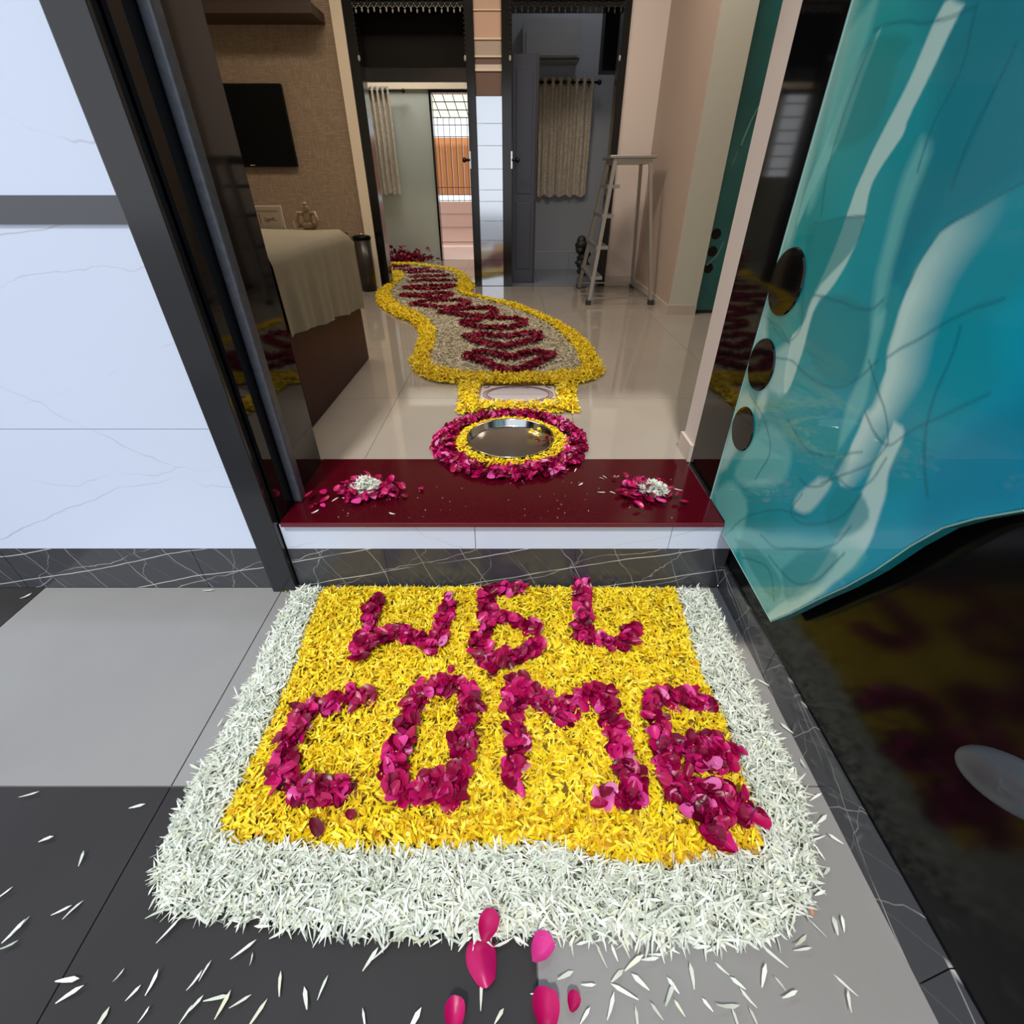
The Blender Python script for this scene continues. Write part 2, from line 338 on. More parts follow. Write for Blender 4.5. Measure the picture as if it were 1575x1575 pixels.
M_FLOORBLUE = mat('blue_grey_floor_tile', (0.20, 0.22, 0.26), 0.12)
tile_grid(lf, -0.25, 1.45, 5.20, 6.2, 0.6, 0.6, 0.26, 2.13, M_FLOORBLUE)
B(-0.02, 0.86, 5.06, 5.20, .255, FZ-.001).build('threshold', M_FLOORBLUE, lf)
B(-1.25, -0.30, 5.06, 5.20, .255, FZ-.001).build('threshold', M_FLOOR, lf)
B(-0.02, 0.86, 5.055, 5.062, .255, FZ+.0005).build('threshold_line', M_IRON, lf)
tile_grid(lf, -2.6, -0.25, 5.20, 7.0, 0.8, 0.8, 0.26, 2.13, M_FLOOR)
struct('wall_left', B(-2.75, -2.6, 1.50, 7.1, 0.27, 3.3), M_CREAM)
struct('ceiling', B(-3.8, 3.0, 1.15, 7.15, 3.1, 3.3), M_OUTWHITE)
struct('wall_far_right', B(2.8, 2.95, 1.50, 7.1, 0.27, 3.3), M_CREAM)
wb = thing('wall_back', (0, BY, FZ), kind='structure')
B(-2.6, -1.36, BY, BY+0.12, FZ, 3.1).build('wallpapered_wall', M_TVWALL, wb)
B(-1.36, -1.272, BY-0.03, BY+0.12, FZ, 3.1).build('cream_corner_trim', M_CREAMTRIM, wb)
B(-1.272, 0.90, BY+0.01, BY+0.12, 2.24, 3.1).build('wall_over_doors', M_PEACH, wb)
B(0.90, 1.19, BY, BY+0.12, FZ, 3.1).build('column', M_PLASTER_LIGHT, wb)
B(0.90, 1.19, BY-0.01, BY, FZ, 0.36).build('skirting', M_SKIRT, wb)
# centre pier between the two inner doors, band by band
for z0, z1, m in ((2.24, 2.172, M_PEACH), (2.172, 2.165, M_CREAMLINE), (2.165, 2.018, M_PEACH), (2.018, 2.008, M_CREAMLINE), (2.008, 1.918, M_PLASTER_PINK),
                  (1.918, 1.908, M_CREAMLINE), (1.908, 1.868, M_BROWNBAND), (1.868, 1.842, M_PLASTER_LIGHT), (1.842, 1.828, M_CREAMLINE), (1.828, 1.682, M_BROWNBAND)):
    d = 0.012 if m is M_CREAMLINE else 0.0
    B(-0.292, -0.082, BY-d, BY+0.12, min(z0, z1), max(z0, z1)).build('painted_band', m, wb)
tz = [1.680, 1.507, 1.361, 1.200, 1.050, 0.964, 0.814, 0.659, 0.497, 0.385, FZ]
for a, b in zip(tz, tz[1:]): B(-0.292, -0.082, BY, BY+0.12, b+0.0015, a-0.0015).build('glossy_tile', M_MIRRORTILE, wb)
# right side wall and its cream end face, teal sliding panel behind
ws = thing('wall_side', (1.2, 4.4, FZ), kind='structure')
B(1.19, 1.40, 3.85, BY+0.12, FZ, 3.1).build('plaster', M_PLASTER_PINK, ws)
B(1.19, 1.40, 3.846, 3.85, 0.34, 3.1).build('end_face', M_CREAM, ws)
B(1.180, 1.19, 3.85, BY, FZ, 0.34).build('skirting', M_SKIRT, ws)
B(1.18, 1.40, 3.838, 3.85, FZ, 0.34).build('skirting', M_SKIRT, ws)
B(1.40, 2.8, 3.97, 4.10, FZ, 3.1).build('plaster', M_CREAM, ws)
# rooms behind
w1 = thing('wall_far_left_room', (-1.2, 6.95, FZ), kind='structure')
B(-2.6, -2.05, 6.95, 7.07, FZ, 3.1).build('plaster', M_PLASTER_GREY, w1)
B(-2.05, -1.47, 6.95, 7.07, FZ, 1.15).build('plaster', M_PLASTER_GREY, w1)
B(-2.05, -1.47, 6.95, 7.07, 1.93, 3.1).build('plaster', M_PLASTER_GREY, w1)
B(-1.47, -0.925, 6.95, 7.07, FZ, 3.1).build('plaster', M_PLASTER_GREY, w1)
B(-0.925, -0.25, 6.95, 7.07, 1.945, 3.1).build('plaster', M_PLASTER_GREY, w1)
B(-0.25, -0.15, BY+0.14, 7.07, FZ, 3.1).build('partition', M_PLASTER_GREY, w1)
B(-2.6, -0.25, 6.93, 6.95, 1.95, 2.06).build('cream_cornice', M_CREAMLINE, w1)
w2 = thing('wall_far_right_room', (0.5, 6.2, FZ), kind='structure')
B(-0.15, 2.8, 6.2, 6.32, FZ, 3.1).build('plaster', M_PLASTER_BLUE, w2)
for k in range(6): B(-0.14+k*0.4, 0.257+k*0.4, 6.188, 6.2, FZ, 0.44).build('skirting_tile', M_PLASTER_BLUE, w2)
B(-0.14, 2.8, 6.19, 6.2, 0.442, 0.452).build('skirting_cap', M_SKIRT, w2)
B(1.35, 1.45, BY+0.14, 6.2, FZ, 3.1).build('partition', M_PLASTER_BLUE, w2)

# inner door frames
def frame(name, x0, x1, x2, x3, top):
    d = thing(name, ((x0+x3)/2, BY, FZ), kind='structure')
    B(x0, x1, BY-0.02, BY+0.14, FZ, top).build('frame_post', M_BLACKWOOD, d, bevel=0.004)
    B(x2, x3, BY-0.02, BY+0.14, FZ, top).build('frame_post', M_BLACKWOOD, d, bevel=0.004)
    B(x1, x2, BY-0.02, BY+0.14, top-0.06, top).build('frame_head', M_BLACKWOOD, d)
    return d
d2 = frame('door_2', -1.272, -1.192, -0.362, -0.292, 2.24)
d3 = frame('door_3', -0.082, 0.0, 0.84, 0.90, 2.24)
def knob(par, x, y, z, sgn):
    B(x-0.006, x+0.006, y-0.008, y, z-0.06, z+0.06).build('lock_plate', M_STEEL, par)
    mb = MB(); mb.tube([(x, y-0.012, z), (x+sgn*0.035, y-0.012, z)], 0.008); mb.ball((x+sgn*0.05, y-0.012, z), 0.019); mb.ball((x+sgn*0.02, y-0.012, z), 0.013)
    mb.build('knob', M_BRASS, par, smooth=True)
knob(d2, -0.358, BY-0.02, 1.262, -1); knob(d3, -0.003, BY-0.02, 1.262, 1)
# doorway at the far end
d4 = thing('door_4', (-0.6, 6.95, FZ), kind='structure')
B(-0.925, -0.900, 6.93, 7.08, FZ, 1.945).build('frame_post', M_BLACKWOOD, d4)
B(-0.275, -0.25, 6.93, 7.08, FZ, 1.945).build('frame_post', M_BLACKWOOD, d4)
B(-0.900, -0.275, 6.93, 7.08, 1.92, 1.945).build('frame_head', M_BLACKWOOD, d4)
w_ = thing('window_1', (-1.76, 7.0, 1.15), kind='structure')
for z in (1.15, 1.92): B(-2.05, -1.47, 6.97, 7.02, z-0.01, z+0.015).build('window_frame', M_OUTWHITE, w_)
for x in (-2.05, -1.77, -1.48): B(x, x+0.02, 6.97, 7.02, 1.16, 1.92).build('window_frame', M_OUTWHITE, w_)
for k in range(6): MB().tube([(-2.05, 7.045, 1.24+k*0.12), (-1.47, 7.045, 1.24+k*0.12)], 0.006, 6).build('window_bar', M_IRON, w_)

# street side (seen only in reflections) and balcony ground
struct('ground', B(-14, 14, -16, -1.1, -0.30, -0.10), M_STREET)
struct('ground', B(-14, -3.8, -1.1, 14, -0.30, -0.10), M_STREET)
struct('floor', B(-2.6, 1.0, 7.07, 8.9, 0.05, 0.255), M_OUTPEACH)

#@@THINGS@@
# ================================================================ PETALS
def tmpl_long(seg=3, curl=0.25, fold=0.0, wtip=0.35):
    """elongated floret petal, unit length along x, unit width along y"""
    vs = []; fs = []
    prof = {3: [(0, .22), (.35, .75), (.72, 1.0)], 2: [(0, .3), (.6, 1.0)]}[seg]
    for t, w in prof:
        z = curl*(t-0.5)**2
        vs += [(t-0.5, -w/2, z+fold*w), (t-0.5, w/2, z+fold*w)]
    vs.append((0.5, 0, curl*0.25)); n = len(prof)
    for i in range(n-1): fs.append((2*i, 2*i+1, 2*i+3, 2*i+2))
    fs.append((2*n-2, 2*n-1, 2*n))
    return np.array(vs, float), fs
def tmpl_rose(n=4, cup=0.35, seed=0):
    """broad cupped petal, unit size"""
    r = np.random.default_rng(seed); vs = []; fs = []
    for i in range(n):
        for j in range(n):
            a, b = i/(n-1)*2-1, j/(n-1)*2-1
            x = a*math.sqrt(1-b*b/2); y = b*math.sqrt(1-a*a/2)
            w = 0.62+0.38*(x+1)/2
            z = cup*(x*x*0.6+y*y)+r.normal(0, 0.05)
            if x > 0.6: z -= 0.25*abs(r.normal(0, 0.6))
            vs.append((x*0.5+r.normal(0, .015), y*0.5*w*0.95, z*0.5))
    for i in range(n-1):
        for j in range(n-1): fs.append((i*n+j, (i+1)*n+j, (i+1)*n+j+1, i*n+j+1))
    return np.array(vs, float), fs
T_LONG = [tmpl_long(3, 0.5), tmpl_long(3, -0.35), tmpl_long(3, 0.15)]
T_LOW = [tmpl_long(2, 0.4), tmpl_long(2, -0.3)]
T_ROSE = [tmpl_rose(4, 0.30, 1), tmpl_rose(4, 0.55, 2), tmpl_rose(4, -0.3, 3), tmpl_rose(4, 0.42, 4)]
T_ROSELOW = [tmpl_rose(3, 0.4, 5), tmpl_rose(3, -0.3, 6)]
def rotm(yaw, pitch, roll):
    cy, sy, cp, sp, cr, sr = np.cos(yaw), np.sin(yaw), np.cos(pitch), np.sin(pitch), np.cos(roll), np.sin(roll)
    R = np.empty((len(yaw), 3, 3))
    R[:, 0, 0] = cy*cp; R[:, 0, 1] = cy*sp*sr-sy*cr; R[:, 0, 2] = cy*sp*cr+sy*sr
    R[:, 1, 0] = sy*cp; R[:, 1, 1] = sy*sp*sr+cy*cr; R[:, 1, 2] = sy*sp*cr-cy*sr
    R[:, 2, 0] = -sp;   R[:, 2, 1] = cp*sr;          R[:, 2, 2] = cp*cr
    return R
def cloud(name, P, tmpls, L, Wd, tilt, m, parent, tone=(0, 1), kind='stuff', zmin=None):
    """one mesh holding many petals"""
    P = np.asarray(P, float); n = len(P); off = np.array(parent['_loc'] if parent else (0, 0, 0))
    yaw = RNG.uniform(0, 2*math.pi, n); pit = RNG.normal(0, tilt, n); rol = RNG.normal(0, tilt*1.1, n)
    ln = L*RNG.uniform(0.65, 1.2, n); wd = Wd*RNG.uniform(0.6, 1.3, n); tn = RNG.uniform(*tone, n); which = RNG.integers(0, len(tmpls), n)
    V = []; F = []; T = []; base = 0
    for k, (tv, tf) in enumerate(tmpls):
        idx = np.where(which == k)[0]
        if len(idx) == 0: continue
        R = rotm(yaw[idx], pit[idx], rol[idx]); s = np.stack([ln[idx], wd[idx], (ln[idx]+wd[idx])/2], 1)
        loc = tv[None]*s[:, None, :]; w = np.einsum('nij,nkj->nki', R, loc)+P[idx][:, None, :]
        if zmin is not None: w[:, :, 2] += np.maximum(0, zmin-w[:, :, 2].min(1))[:, None]
        V.append(w.reshape(-1, 3)); T.append(np.repeat(tn[idx], len(tv)))
        fa = [f for f in tf]; nv = len(tv)
        for f in fa: F.append((np.arange(len(idx))[:, None]*nv+np.array(f)[None]+base))
        base += len(idx)*nv
    V = np.concatenate(V)-off; T = np.concatenate(T)
    me = bpy.data.meshes.new(name)
    loops = np.concatenate([f.reshape(-1) for f in F]); sizes = np.concatenate([np.full(len(f), f.shape[1]) for f in F])
    me.vertices.add(len(V)); me.vertices.foreach_set('co', V.reshape(-1))
    me.loops.add(len(loops)); me.loops.foreach_set('vertex_index', loops.astype(np.int32))
    me.polygons.add(len(sizes)); st_ = np.concatenate([[0], np.cumsum(sizes)[:-1]])
    me.polygons.foreach_set('loop_start', st_.astype(np.int32)); me.update(calc_edges=True)
    me.polygons.foreach_set('use_smooth', np.ones(len(sizes), bool))
    at = me.attributes.new('tone', 'FLOAT', 'POINT'); at.data.foreach_set('value', T.astype(np.float32))
    me.materials.append(m); o = bpy.data.objects.new(name, me); COL.objects.link(o)
    if parent: o.parent = parent
    if kind: o['kind'] = kind
    return o
def petal_meshes(name, tmpls, L, Wd, m, n=6, tone=(0, 1)):
    out = []
    for k in range(n):
        tv, tf = tmpls[k % len(tmpls)]; l = L*(0.75+0.45*k/n); w = Wd*(0.8+0.4*((k*5) % n)/n)
        me = bpy.data.meshes.new(name); me.from_pydata([(v[0]*l, v[1]*w, v[2]*(l+w)/2) for v in tv], [], [tuple(f) for f in tf])
        at = me.attributes.new('tone', 'FLOAT', 'POINT'); at.data.foreach_set('value', np.full(len(tv), tone[0]+(tone[1]-tone[0])*random.random(), np.float32))
        me.polygons.foreach_set('use_smooth', [True]*len(me.polygons)); me.materials.append(m); out.append(me)
    return out
PM_WHITE = petal_meshes('white_petal', T_LONG, 0.037, 0.0052, M_P_WHITE)
PM_YELLOW = petal_meshes('yellow_petal', T_LONG, 0.028, 0.0074, M_P_YELLOW)
PM_ROSE = petal_meshes('rose_petal', T_ROSE, 0.039, 0.034, M_P_ROSE, 8)
def single(mes, P, name, parent, tilt=0.4, yaw=None):
    P = list(P)
    for i, p in enumerate(P):
        place(mes[random.randrange(len(mes))], name, p, parent, (random.gauss(0, tilt), random.gauss(0, tilt), random.uniform(0, 6.283) if yaw is None else yaw))
def inpoly(pts, poly):
    x, y = pts[:, 0], pts[:, 1]; c = np.zeros(len(pts), bool); n = len(poly)
    for i in range(n):
        x0, y0 = poly[i]; x1, y1 = poly[(i+1) % n]
        if y0 == y1: continue
        k = ((y0 > y) != (y1 > y)) & (x < (x1-x0)*(y-y0)/(y1-y0)+x0); c ^= k
    return c
def distpoly(pts, poly, closed=True):
    d = np.full(len(pts), 1e9); n = len(poly)
    for i in range(n if closed else n-1):
        a = np.array(poly[i]); b = np.array(poly[(i+1) % n]); ab = b-a; L2 = (ab**2).sum()+1e-12
        t = np.clip(((pts-a)@ab)/L2, 0, 1); d = np.minimum(d, np.sqrt(((pts-a-t[:, None]*ab)**2).sum(1)))
    return d
def sample(poly, n, holes=()):
    P = np.array(poly); lo, hi = P.min(0), P.max(0); out = []; tot = 0
    while tot < n:
        q = RNG.uniform(lo, hi, (n*2, 2)); k = inpoly(q, poly)
        for h in holes: k &= ~inpoly(q, h)
        q = q[k]; out.append(q); tot += len(q)
    return np.concatenate(out)[:n]
def area(poly):
    P = np.array(poly); x, y = P[:, 0], P[:, 1]; return abs((x*np.roll(y, -1)-y*np.roll(x, -1)).sum())/2
def heap(pts, outer, z0, h, edge=0.03, inner=None):
    """height of each petal in a low heap: full height inside, thin at the rim"""
    d = distpoly(pts, outer); e = np.clip(d/edge, 0.12, 1)
    z = z0+0.004+h*e*RNG.uniform(0, 1, len(pts))**0.6
    return np.column_stack([pts, z])
def bed(name, poly, holes, z0, z1, m, parent, inset=0.006, step=0.02):
    """underlying layer of the heap, toned as shaded petals: grid mesh clipped to the outline, thick in the middle"""
    P = np.array(poly); lo, hi = P.min(0), P.max(0); xs_ = np.arange(lo[0], hi[0]+step, step); ys_ = np.arange(lo[1], hi[1]+step, step)
    X, Yg = np.meshgrid(xs_, ys_, indexing='ij'); q = np.column_stack([X.ravel(), Yg.ravel()])
    ins = inpoly(q, poly)
    for h in holes: ins &= ~inpoly(q, h)
    d = distpoly(q, poly)
    for h in holes: d = np.minimum(d, distpoly(q, h))
    z = z0+(z1-z0)*np.clip(d/0.03, 0, 1)+RNG.uniform(-.0015, .0015, len(q)); ok = ins & (d > inset); nx, ny = X.shape
    off = np.array(parent['_loc']); vs = np.column_stack([q, z])-off; fs = []
    okg = ok.reshape(nx, ny)
    for i in range(nx-1):
        for j in range(ny-1):
            if okg[i, j] and okg[i+1, j] and okg[i, j+1] and okg[i+1, j+1]: fs.append((i*ny+j, (i+1)*ny+j, (i+1)*ny+j+1, i*ny+j+1))
    used = sorted({k for f in fs for k in f}); mp = {k: i for i, k in enumerate(used)}
    me = bpy.data.meshes.new(name); me.from_pydata([tuple(vs[k]) for k in used], [], [tuple(mp[k] for k in f) for f in fs]); me.materials.append(m)
    o = bpy.data.objects.new(name, me); COL.objects.link(o); o.parent = parent; o['kind'] = 'stuff'; return o
def zp(L, z): return [onz(x, y, z) for x, y in L]

# ---------------------------------------------------------------- welcome mat on the porch
OUT = zp([(455, 900), (425, 960), (385, 1040), (350, 1110), (325, 1160), (290, 1215), (255, 1290), (238, 1345), (250, 1395), (300, 1408), (420, 1420), (500, 1432), (600, 1440), (700, 1444),
          (780, 1442), (860, 1438), (960, 1446), (1080, 1452), (1180, 1446), (1228, 1410), (1256, 1370), (1255, 1290), (1232, 1210), (1195, 1130), (1150, 1040), (1118, 970), (1088, 905)], 0.012)
INN = zp([(498, 903), (470, 965), (452, 1030), (425, 1090), (400, 1140), (375, 1190), (345, 1250), (335, 1285), (380, 1300), (467, 1304), (560, 1310), (638, 1314), (733, 1306), (852, 1302), (913, 1324), (1024, 1336), (1081, 1320), (1178, 1312), (1165, 1260),
          (1143, 1190), (1112, 1100), (1075, 1025), (1058, 960), (1040, 905)], 0.012)
wb_ = thing('white_petal_border', (-0.02, 0.32, 0), 'wide border of slender white petals framing the yellow welcome carpet on the porch tiles', 'flower petals')
bed('shaded_petal_bed', OUT, [INN], 0.001, 0.013, M_BEDW, wb_)
aw = area(OUT)-area(INN); nW = int(aw*42000)
q = sample(OUT, nW, [INN]); q = q+RNG.normal(0, 0.006, q.shape); q = q[(q[:, 1] < WY-0.015) & (q[:, 0] < 0.66)]
P = heap(q, OUT, 0.002, 0.022)
front = np.argsort(P[:, 1]-RNG.uniform(0, 0.06, len(P))-3*P[:, 2])[:300]; rest = np.setdiff1d(np.arange(len(P)), front)
cloud('petal_heap', P[rest], T_LONG, 0.035, 0.0048, 0.48, M_P_WHITE, wb_, zmin=0.001)
single(PM_WHITE, P[front]+np.array([0, 0, .006]), 'white_petal', wb_, 0.3)
yf = thing('yellow_petal_field', (-0.02, 0.75, 0), 'rectangular bed of yellow marigold petals carrying the pink letters, on the porch', 'flower petals')
bed('shaded_petal_bed', INN, [], 0.002, 0.014, M_BEDY, yf)
q = sample(INN, int(area(INN)*34000)); q = q+RNG.normal(0, 0.003, q.shape); q = q[q[:, 1] < WY-0.012]
P = heap(q, INN, 0.006, 0.019, 0.02)
front = np.argsort(P[:, 1]-RNG.uniform(0, 0.12, len(P))-4*P[:, 2])[:300]; rest = np.setdiff1d(np.arange(len(P)), front)
cloud('petal_heap', P[rest], T_LONG, 0.025, 0.0064, 0.50, M_P_YELLOW, yf, zmin=0.002)
single(PM_YELLOW, P[front]+np.array([0, 0, .004]), 'yellow_petal', yf, 0.35)
M_P_AMBER = petal_mat('amber_petals', [(0, (0.55, 0.26, 0.01)), (0.5, (0.75, 0.42, 0.01)), (1, (0.85, 0.55, 0.02))])
q = sample(zp([(380, 1230), (560, 1290), (860, 1290), (1040, 1325), (1175, 1310), (1130, 1150), (1090, 1110), (1100, 1290), (900, 1240), (600, 1260)], .02), 900)
cloud('amber_petal_patch', np.column_stack([q, RNG.uniform(.014, .026, len(q))]), T_LONG, 0.026, 0.008, 0.4, M_P_AMBER, yf)

LET = {
 'W': ([[(583, 924), (572, 945), (564, 968), (558, 992), (553, 1012)], [(546, 1004), (575, 990), (604, 976), (640, 982), (664, 1000)], [(691, 928), (687, 950), (680, 975), (664, 1004)]], 'first pink petal letter W at the back left of the yellow bed'),
 'E': ([[(806, 908), (775, 910), (750, 914), (748, 940), (748, 962), (738, 985), (734, 1002), (757, 1020), (795, 1014), (824, 1000), (822, 988)], [(750, 960), (775, 952), (800, 962), (824, 970)], [(757, 1020), (761, 1036)]], 'pink petal letter E of the back row, right behind the letters O and M'),
 'L': ([[(893, 893), (895, 920), (896, 948), (892, 978), (920, 990), (948, 994), (968, 986), (971, 970)]], 'pink petal letter L at the back right of the yellow bed'),
 'C': ([[(566, 1078), (528, 1078), (492, 1088), (462, 1106), (448, 1140), (440, 1172), (434, 1200), (466, 1222), (505, 1220), (545, 1212)]], 'large pink petal letter C at the front left'),
 'O': ([[(655, 1064), (684, 1057), (712, 1060), (726, 1088), (716, 1130), (706, 1182), (696, 1232)], [(700, 1210), (660, 1215), (615, 1228), (604, 1202), (612, 1158), (628, 1110), (650, 1068)]], 'pink petal letter O between the front row C and M'),
 'M': ([[(793, 1055), (792, 1100), (795, 1150), (795, 1206)], [(798, 1062), (840, 1084), (868, 1096), (898, 1078), (922, 1066), (936, 1094), (946, 1136), (960, 1172), (970, 1202), (976, 1232), (928, 1228)], [(862, 1096), (864, 1118)]], 'wide pink petal letter M in the front row'),
 'e': ([[(1084, 1088), (1040, 1076), (1000, 1076), (1008, 1110), (1014, 1140), (1026, 1174), (1038, 1206), (1060, 1235), (1085, 1262), (1105, 1298)], [(1020, 1160), (1075, 1152), (1122, 1158)], [(1050, 1222), (1100, 1222), (1135, 1240), (1155, 1262)], [(1075, 1245), (1120, 1255)], [(1062, 1175), (1110, 1168)]], 'large pink petal letter E at the front right, with the widest strokes'),
}
for key, (strokes, lab) in LET.items():
    allp = [zp(s, 0.025) for s in strokes]; c = np.mean([p for s in allp for p in s], 0)
    t = thing('petal_letter', (c[0], c[1], 0.02), lab, 'petal letter', 'letters spelling the welcome word')
    bm_ = MB(); cnt = 0
    for s in allp:
        for a, b in zip(s, s[1:]):
            a = np.array(a); b = np.array(b); L = np.linalg.norm(b-a); n = max(3, int(L*(430 if key == 'e' else 380)))
            tt = RNG.uniform(0, 1, n); wd = 0.018 if key in 'WEL' else 0.021
            off = RNG.normal(0, wd*0.66, (n, 2)); off = np.clip(off, -wd, wd)
            Q = a+(b-a)*tt[:, None]+off; zz = 0.026+RNG.uniform(0, 0.022, n)
            single(PM_ROSE, np.column_stack([Q, zz]), 'rose_petal', t, 0.42)
            k = 6; d = (b-a)/max(L, 1e-6); nn = np.array([-d[1], d[0]])
            bm_.add([(*(a-nn*.018-d*.008), .021), (*(b-nn*.018+d*.008), .021), (*(b+nn*.018+d*.008), .021), (*(a+nn*.018-d*.008), .021), (*(a-d*.004), .030), (*(b+d*.004), .030)], [(0, 1, 5, 4), (1, 2, 5), (2, 3, 4, 5), (3, 0, 4)])
    bm_.build('shaded_petal_bed', M_BEDR, t)['kind'] = 'stuff'  # bed tone stands in for shade under the letter petals

def loose(mes, px, py, z, label, cat, group=None, name='rose_petal', yaw=None, sc=1.0, rot=None):
    x, y = onz(px, py, z); o = place(mes[random.randrange(len(mes))], name, (x, y, z), None, rot or (random.gauss(0, .15), random.gauss(0, .15), random.uniform(0, 6.28) if yaw is None else yaw), (sc, sc, sc))
    return tag(o, label, cat, group)
for px, py, sc, lab in ((486, 1273, 1.0, 'single dark pink rose petal on yellow petals in front of letter C'), (539, 1254, 0.75, 'small dark pink rose petal right of the one in front of letter C'), (693, 1028, 0.8, 'small rose petal between the letter W and the letter O')):
    loose(PM_ROSE, px, py, 0.036, lab, 'petal', sc=sc)
big = petal_meshes('rose_petal', [tmpl_rose(6, .42, 11), tmpl_rose(6, .6, 12), tmpl_rose(6, -.45, 13), tmpl_rose(6, .5, 14)], 0.050, 0.046, petal_mat('bright_rose_petals', [(0, (0.42, 0.003, 0.085)), (0.6, (0.62, 0.008, 0.16)), (1, (0.72, 0.05, 0.30))], rough=.35, trans=.15), 4, tone=(0, 1))
for px, py, sc, yaw, lab in ((752, 1424, 1.25, 1.3, 'upright pink rose petal lying at the front edge of the white border'), (740, 1476, 1.45, 1.9, 'largest loose pink rose petal on dark tile in front of the border'),
    (833, 1460, 1.15, 0.9, 'crimson rose petal across the joint of dark and light tiles'), (700, 1560, 1.0, 1.55, 'narrow pink rose petal cut by the bottom edge on the dark tile'),
    (838, 1556, 1.35, 1.65, 'pink rose petal cut by the bottom edge beside the light tile'), (882, 1541, 0.75, 1.2, 'small crimson rose petal on the light front tile')):
    loose(big, px, py, 0.042 if py == 1424 else 0.018, lab, 'petal', yaw=yaw, sc=sc)
# loose white petals on the porch tiles
PML = petal_meshes('loose_white_petal', T_LONG, 0.036, 0.0062, M_P_WHITE, 6, tone=(0.45, 0.8))
spots = [(45, 1222), (125, 1320, 1.7), (355, 1372, 1.2), (112, 1398, 1.2), (30, 1425, 1.3), (22, 1432, 1.1), (5, 1375, 0.8), (315, 1492, 1.3), (430, 1435, .4), (375, 1460, .7), (300, 1508, 1.1), (104, 1507, .1), (106, 1529, .5), (183, 1500, 1.2), (205, 1527, 1), (235, 1510, 1.3), (222, 1560, 1.1),
 (387, 1475, 1.8), (300, 1545, 1), (286, 1560, 1.1), (333, 1535, .2), (343, 1545, 1.3), (370, 1540, .6), (395, 1560, 1.1), (470, 1535, 2.1), (496, 1518, 1.3), (430, 1512, 1.9), (570, 1475, 1.0), (588, 1462, .7), (155, 1570, 1.5), (637, 1570, 1), (740, 1530, 1.6), (768, 1562, .9), (830, 1528, 0), (560, 1568, 2),
 (925, 1470, 2), (945, 1465, 1.9), (975, 1480, .5), (950, 1500, .6), (985, 1510, 2.5), (1010, 1468, 0), (1055, 1450, 1.6), (1000, 1475, .1), (905, 1515, 0), (940, 1548, 1.1), (1035, 1515, 2.2), (1030, 1530, .9), (1045, 1550, 2.1), (1010, 1555, 2.3), (1085, 1465, 1.4), (1100, 1458, .3), (1110, 1490, 2.4), (1135, 1512, 2.5), (1150, 1535, 2.2), (1088, 1545, 2.2), (1120, 1548, 0), (1160, 1565, 1.8),
 (1190, 1470, 2.4), (1200, 1512, 2.2), (1215, 1530, .3), (1232, 1448, .5), (1258, 1428, 2.1), (1285, 1422, 1.2), (1297, 1420, 1.3), (1300, 1515, 2.2), (1306, 1540, 1.2), (1133, 1570, 1.6), (980, 1568, 1.5), (1235, 1460, .1), (1175, 1500, 1), (960, 1525, 2.7), (1065, 1500, 1.5), (870, 1500, 0.4), (900, 1562, 0.8),
 (1285, 1290, 2.5), (1272, 1340, .6), (1265, 1260, .5), (1255, 1225, .4), (1210, 1120, 2.2), (1235, 1175, 1.4), (1175, 1050, 2.3), (210, 1240, .2), (330, 1160, .3), (300, 1180, 2.8), (40, 917, 1.2), (320, 908, .3), (95, 1400, .4), (70, 1290, .3), (12, 1455, .5), (260, 1430, 1)]
for i, s in enumerate(spots):
    px, py = s[:2]; yaw = s[2] if len(s) > 2 else random.uniform(0, 3)
    side = 'dark grey' if (px < 828 and py > 1200) else 'light grey'
    where = 'left of the white border' if px < 260 else ('in front of the white border' if py > 1400 else 'beside the border')
    loose(PML, px, py, 0.007, f'loose white petal on {side} tile {where}', 'petal',
          f'loose white petals on the {side} tile {where}', 'loose_white_petal', yaw=yaw, sc=random.uniform(0.7, 1.2), rot=(random.gauss(0, .25), random.gauss(0, .18), yaw))
for px, py, lab in ((1249, 1401, 'tiny orange petal at the right front corner of the white border'),):
    o = loose(PM_YELLOW, px, py, 0.02, lab, 'petal', name='orange_petal', sc=0.7); me = o.data.copy(); me.materials[0] = mat('orange_petal', (0.9, 0.22, 0.02)); o.data = me
for dx in (0, 7): loose(PM_YELLOW, 432+dx, 908, 0.006, ('left one' if dx == 0 else 'right one')+' of two bright yellow petals at the foot of the pilaster', 'petal', name='marigold_petal', sc=0.6)

# ---------------------------------------------------------------- sill: tray, rings, heaps
FL = FZ+0.002
tcx, tcy, TR = -0.006, 1.648, 0.163
tr = thing('steel_tray', (tcx, tcy, FZ), 'round stainless steel tray with raised rim inside the ring of yellow petals', 'tray')
mb = MB().lathe((tcx, tcy, FZ), [(TR-0.012, 0.006), (TR-0.006, 0.010), (TR-0.001, 0.034), (TR+0.003, 0.037), (TR+0.004, 0.034), (TR, 0.030), (TR-0.004, 0.006), (TR-0.02, 0.0006), (0.0001, 0.0006)], 96)
mb.build('rim', M_STEEL, tr, smooth=True)
MB().lathe((tcx, tcy, FZ), [(0.0001, 0.004), (TR-0.02, 0.004), (TR-0.012, 0.006)], 96).build('dish_bottom', M_STEELIN, tr, smooth=True)
def ring(c, r, n=64, sy=1.0): return [(c[0]+r*math.cos(2*math.pi*k/n), c[1]+sy*r*math.sin(2*math.pi*k/n)) for k in range(n)]
r0, r1, r2 = ring((tcx, tcy), TR+0.004), ring((tcx, tcy), 0.222), ring((tcx, 1.66), 0.292, sy=0.95)
t = thing('yellow_petal_ring', (tcx, tcy, FZ), 'ring of yellow petals heaped against the steel tray', 'flower petals')
bed('shaded_petal_bed', r1, [r0], FZ, FZ+0.010, M_BEDY, t, 0.003, 0.01)
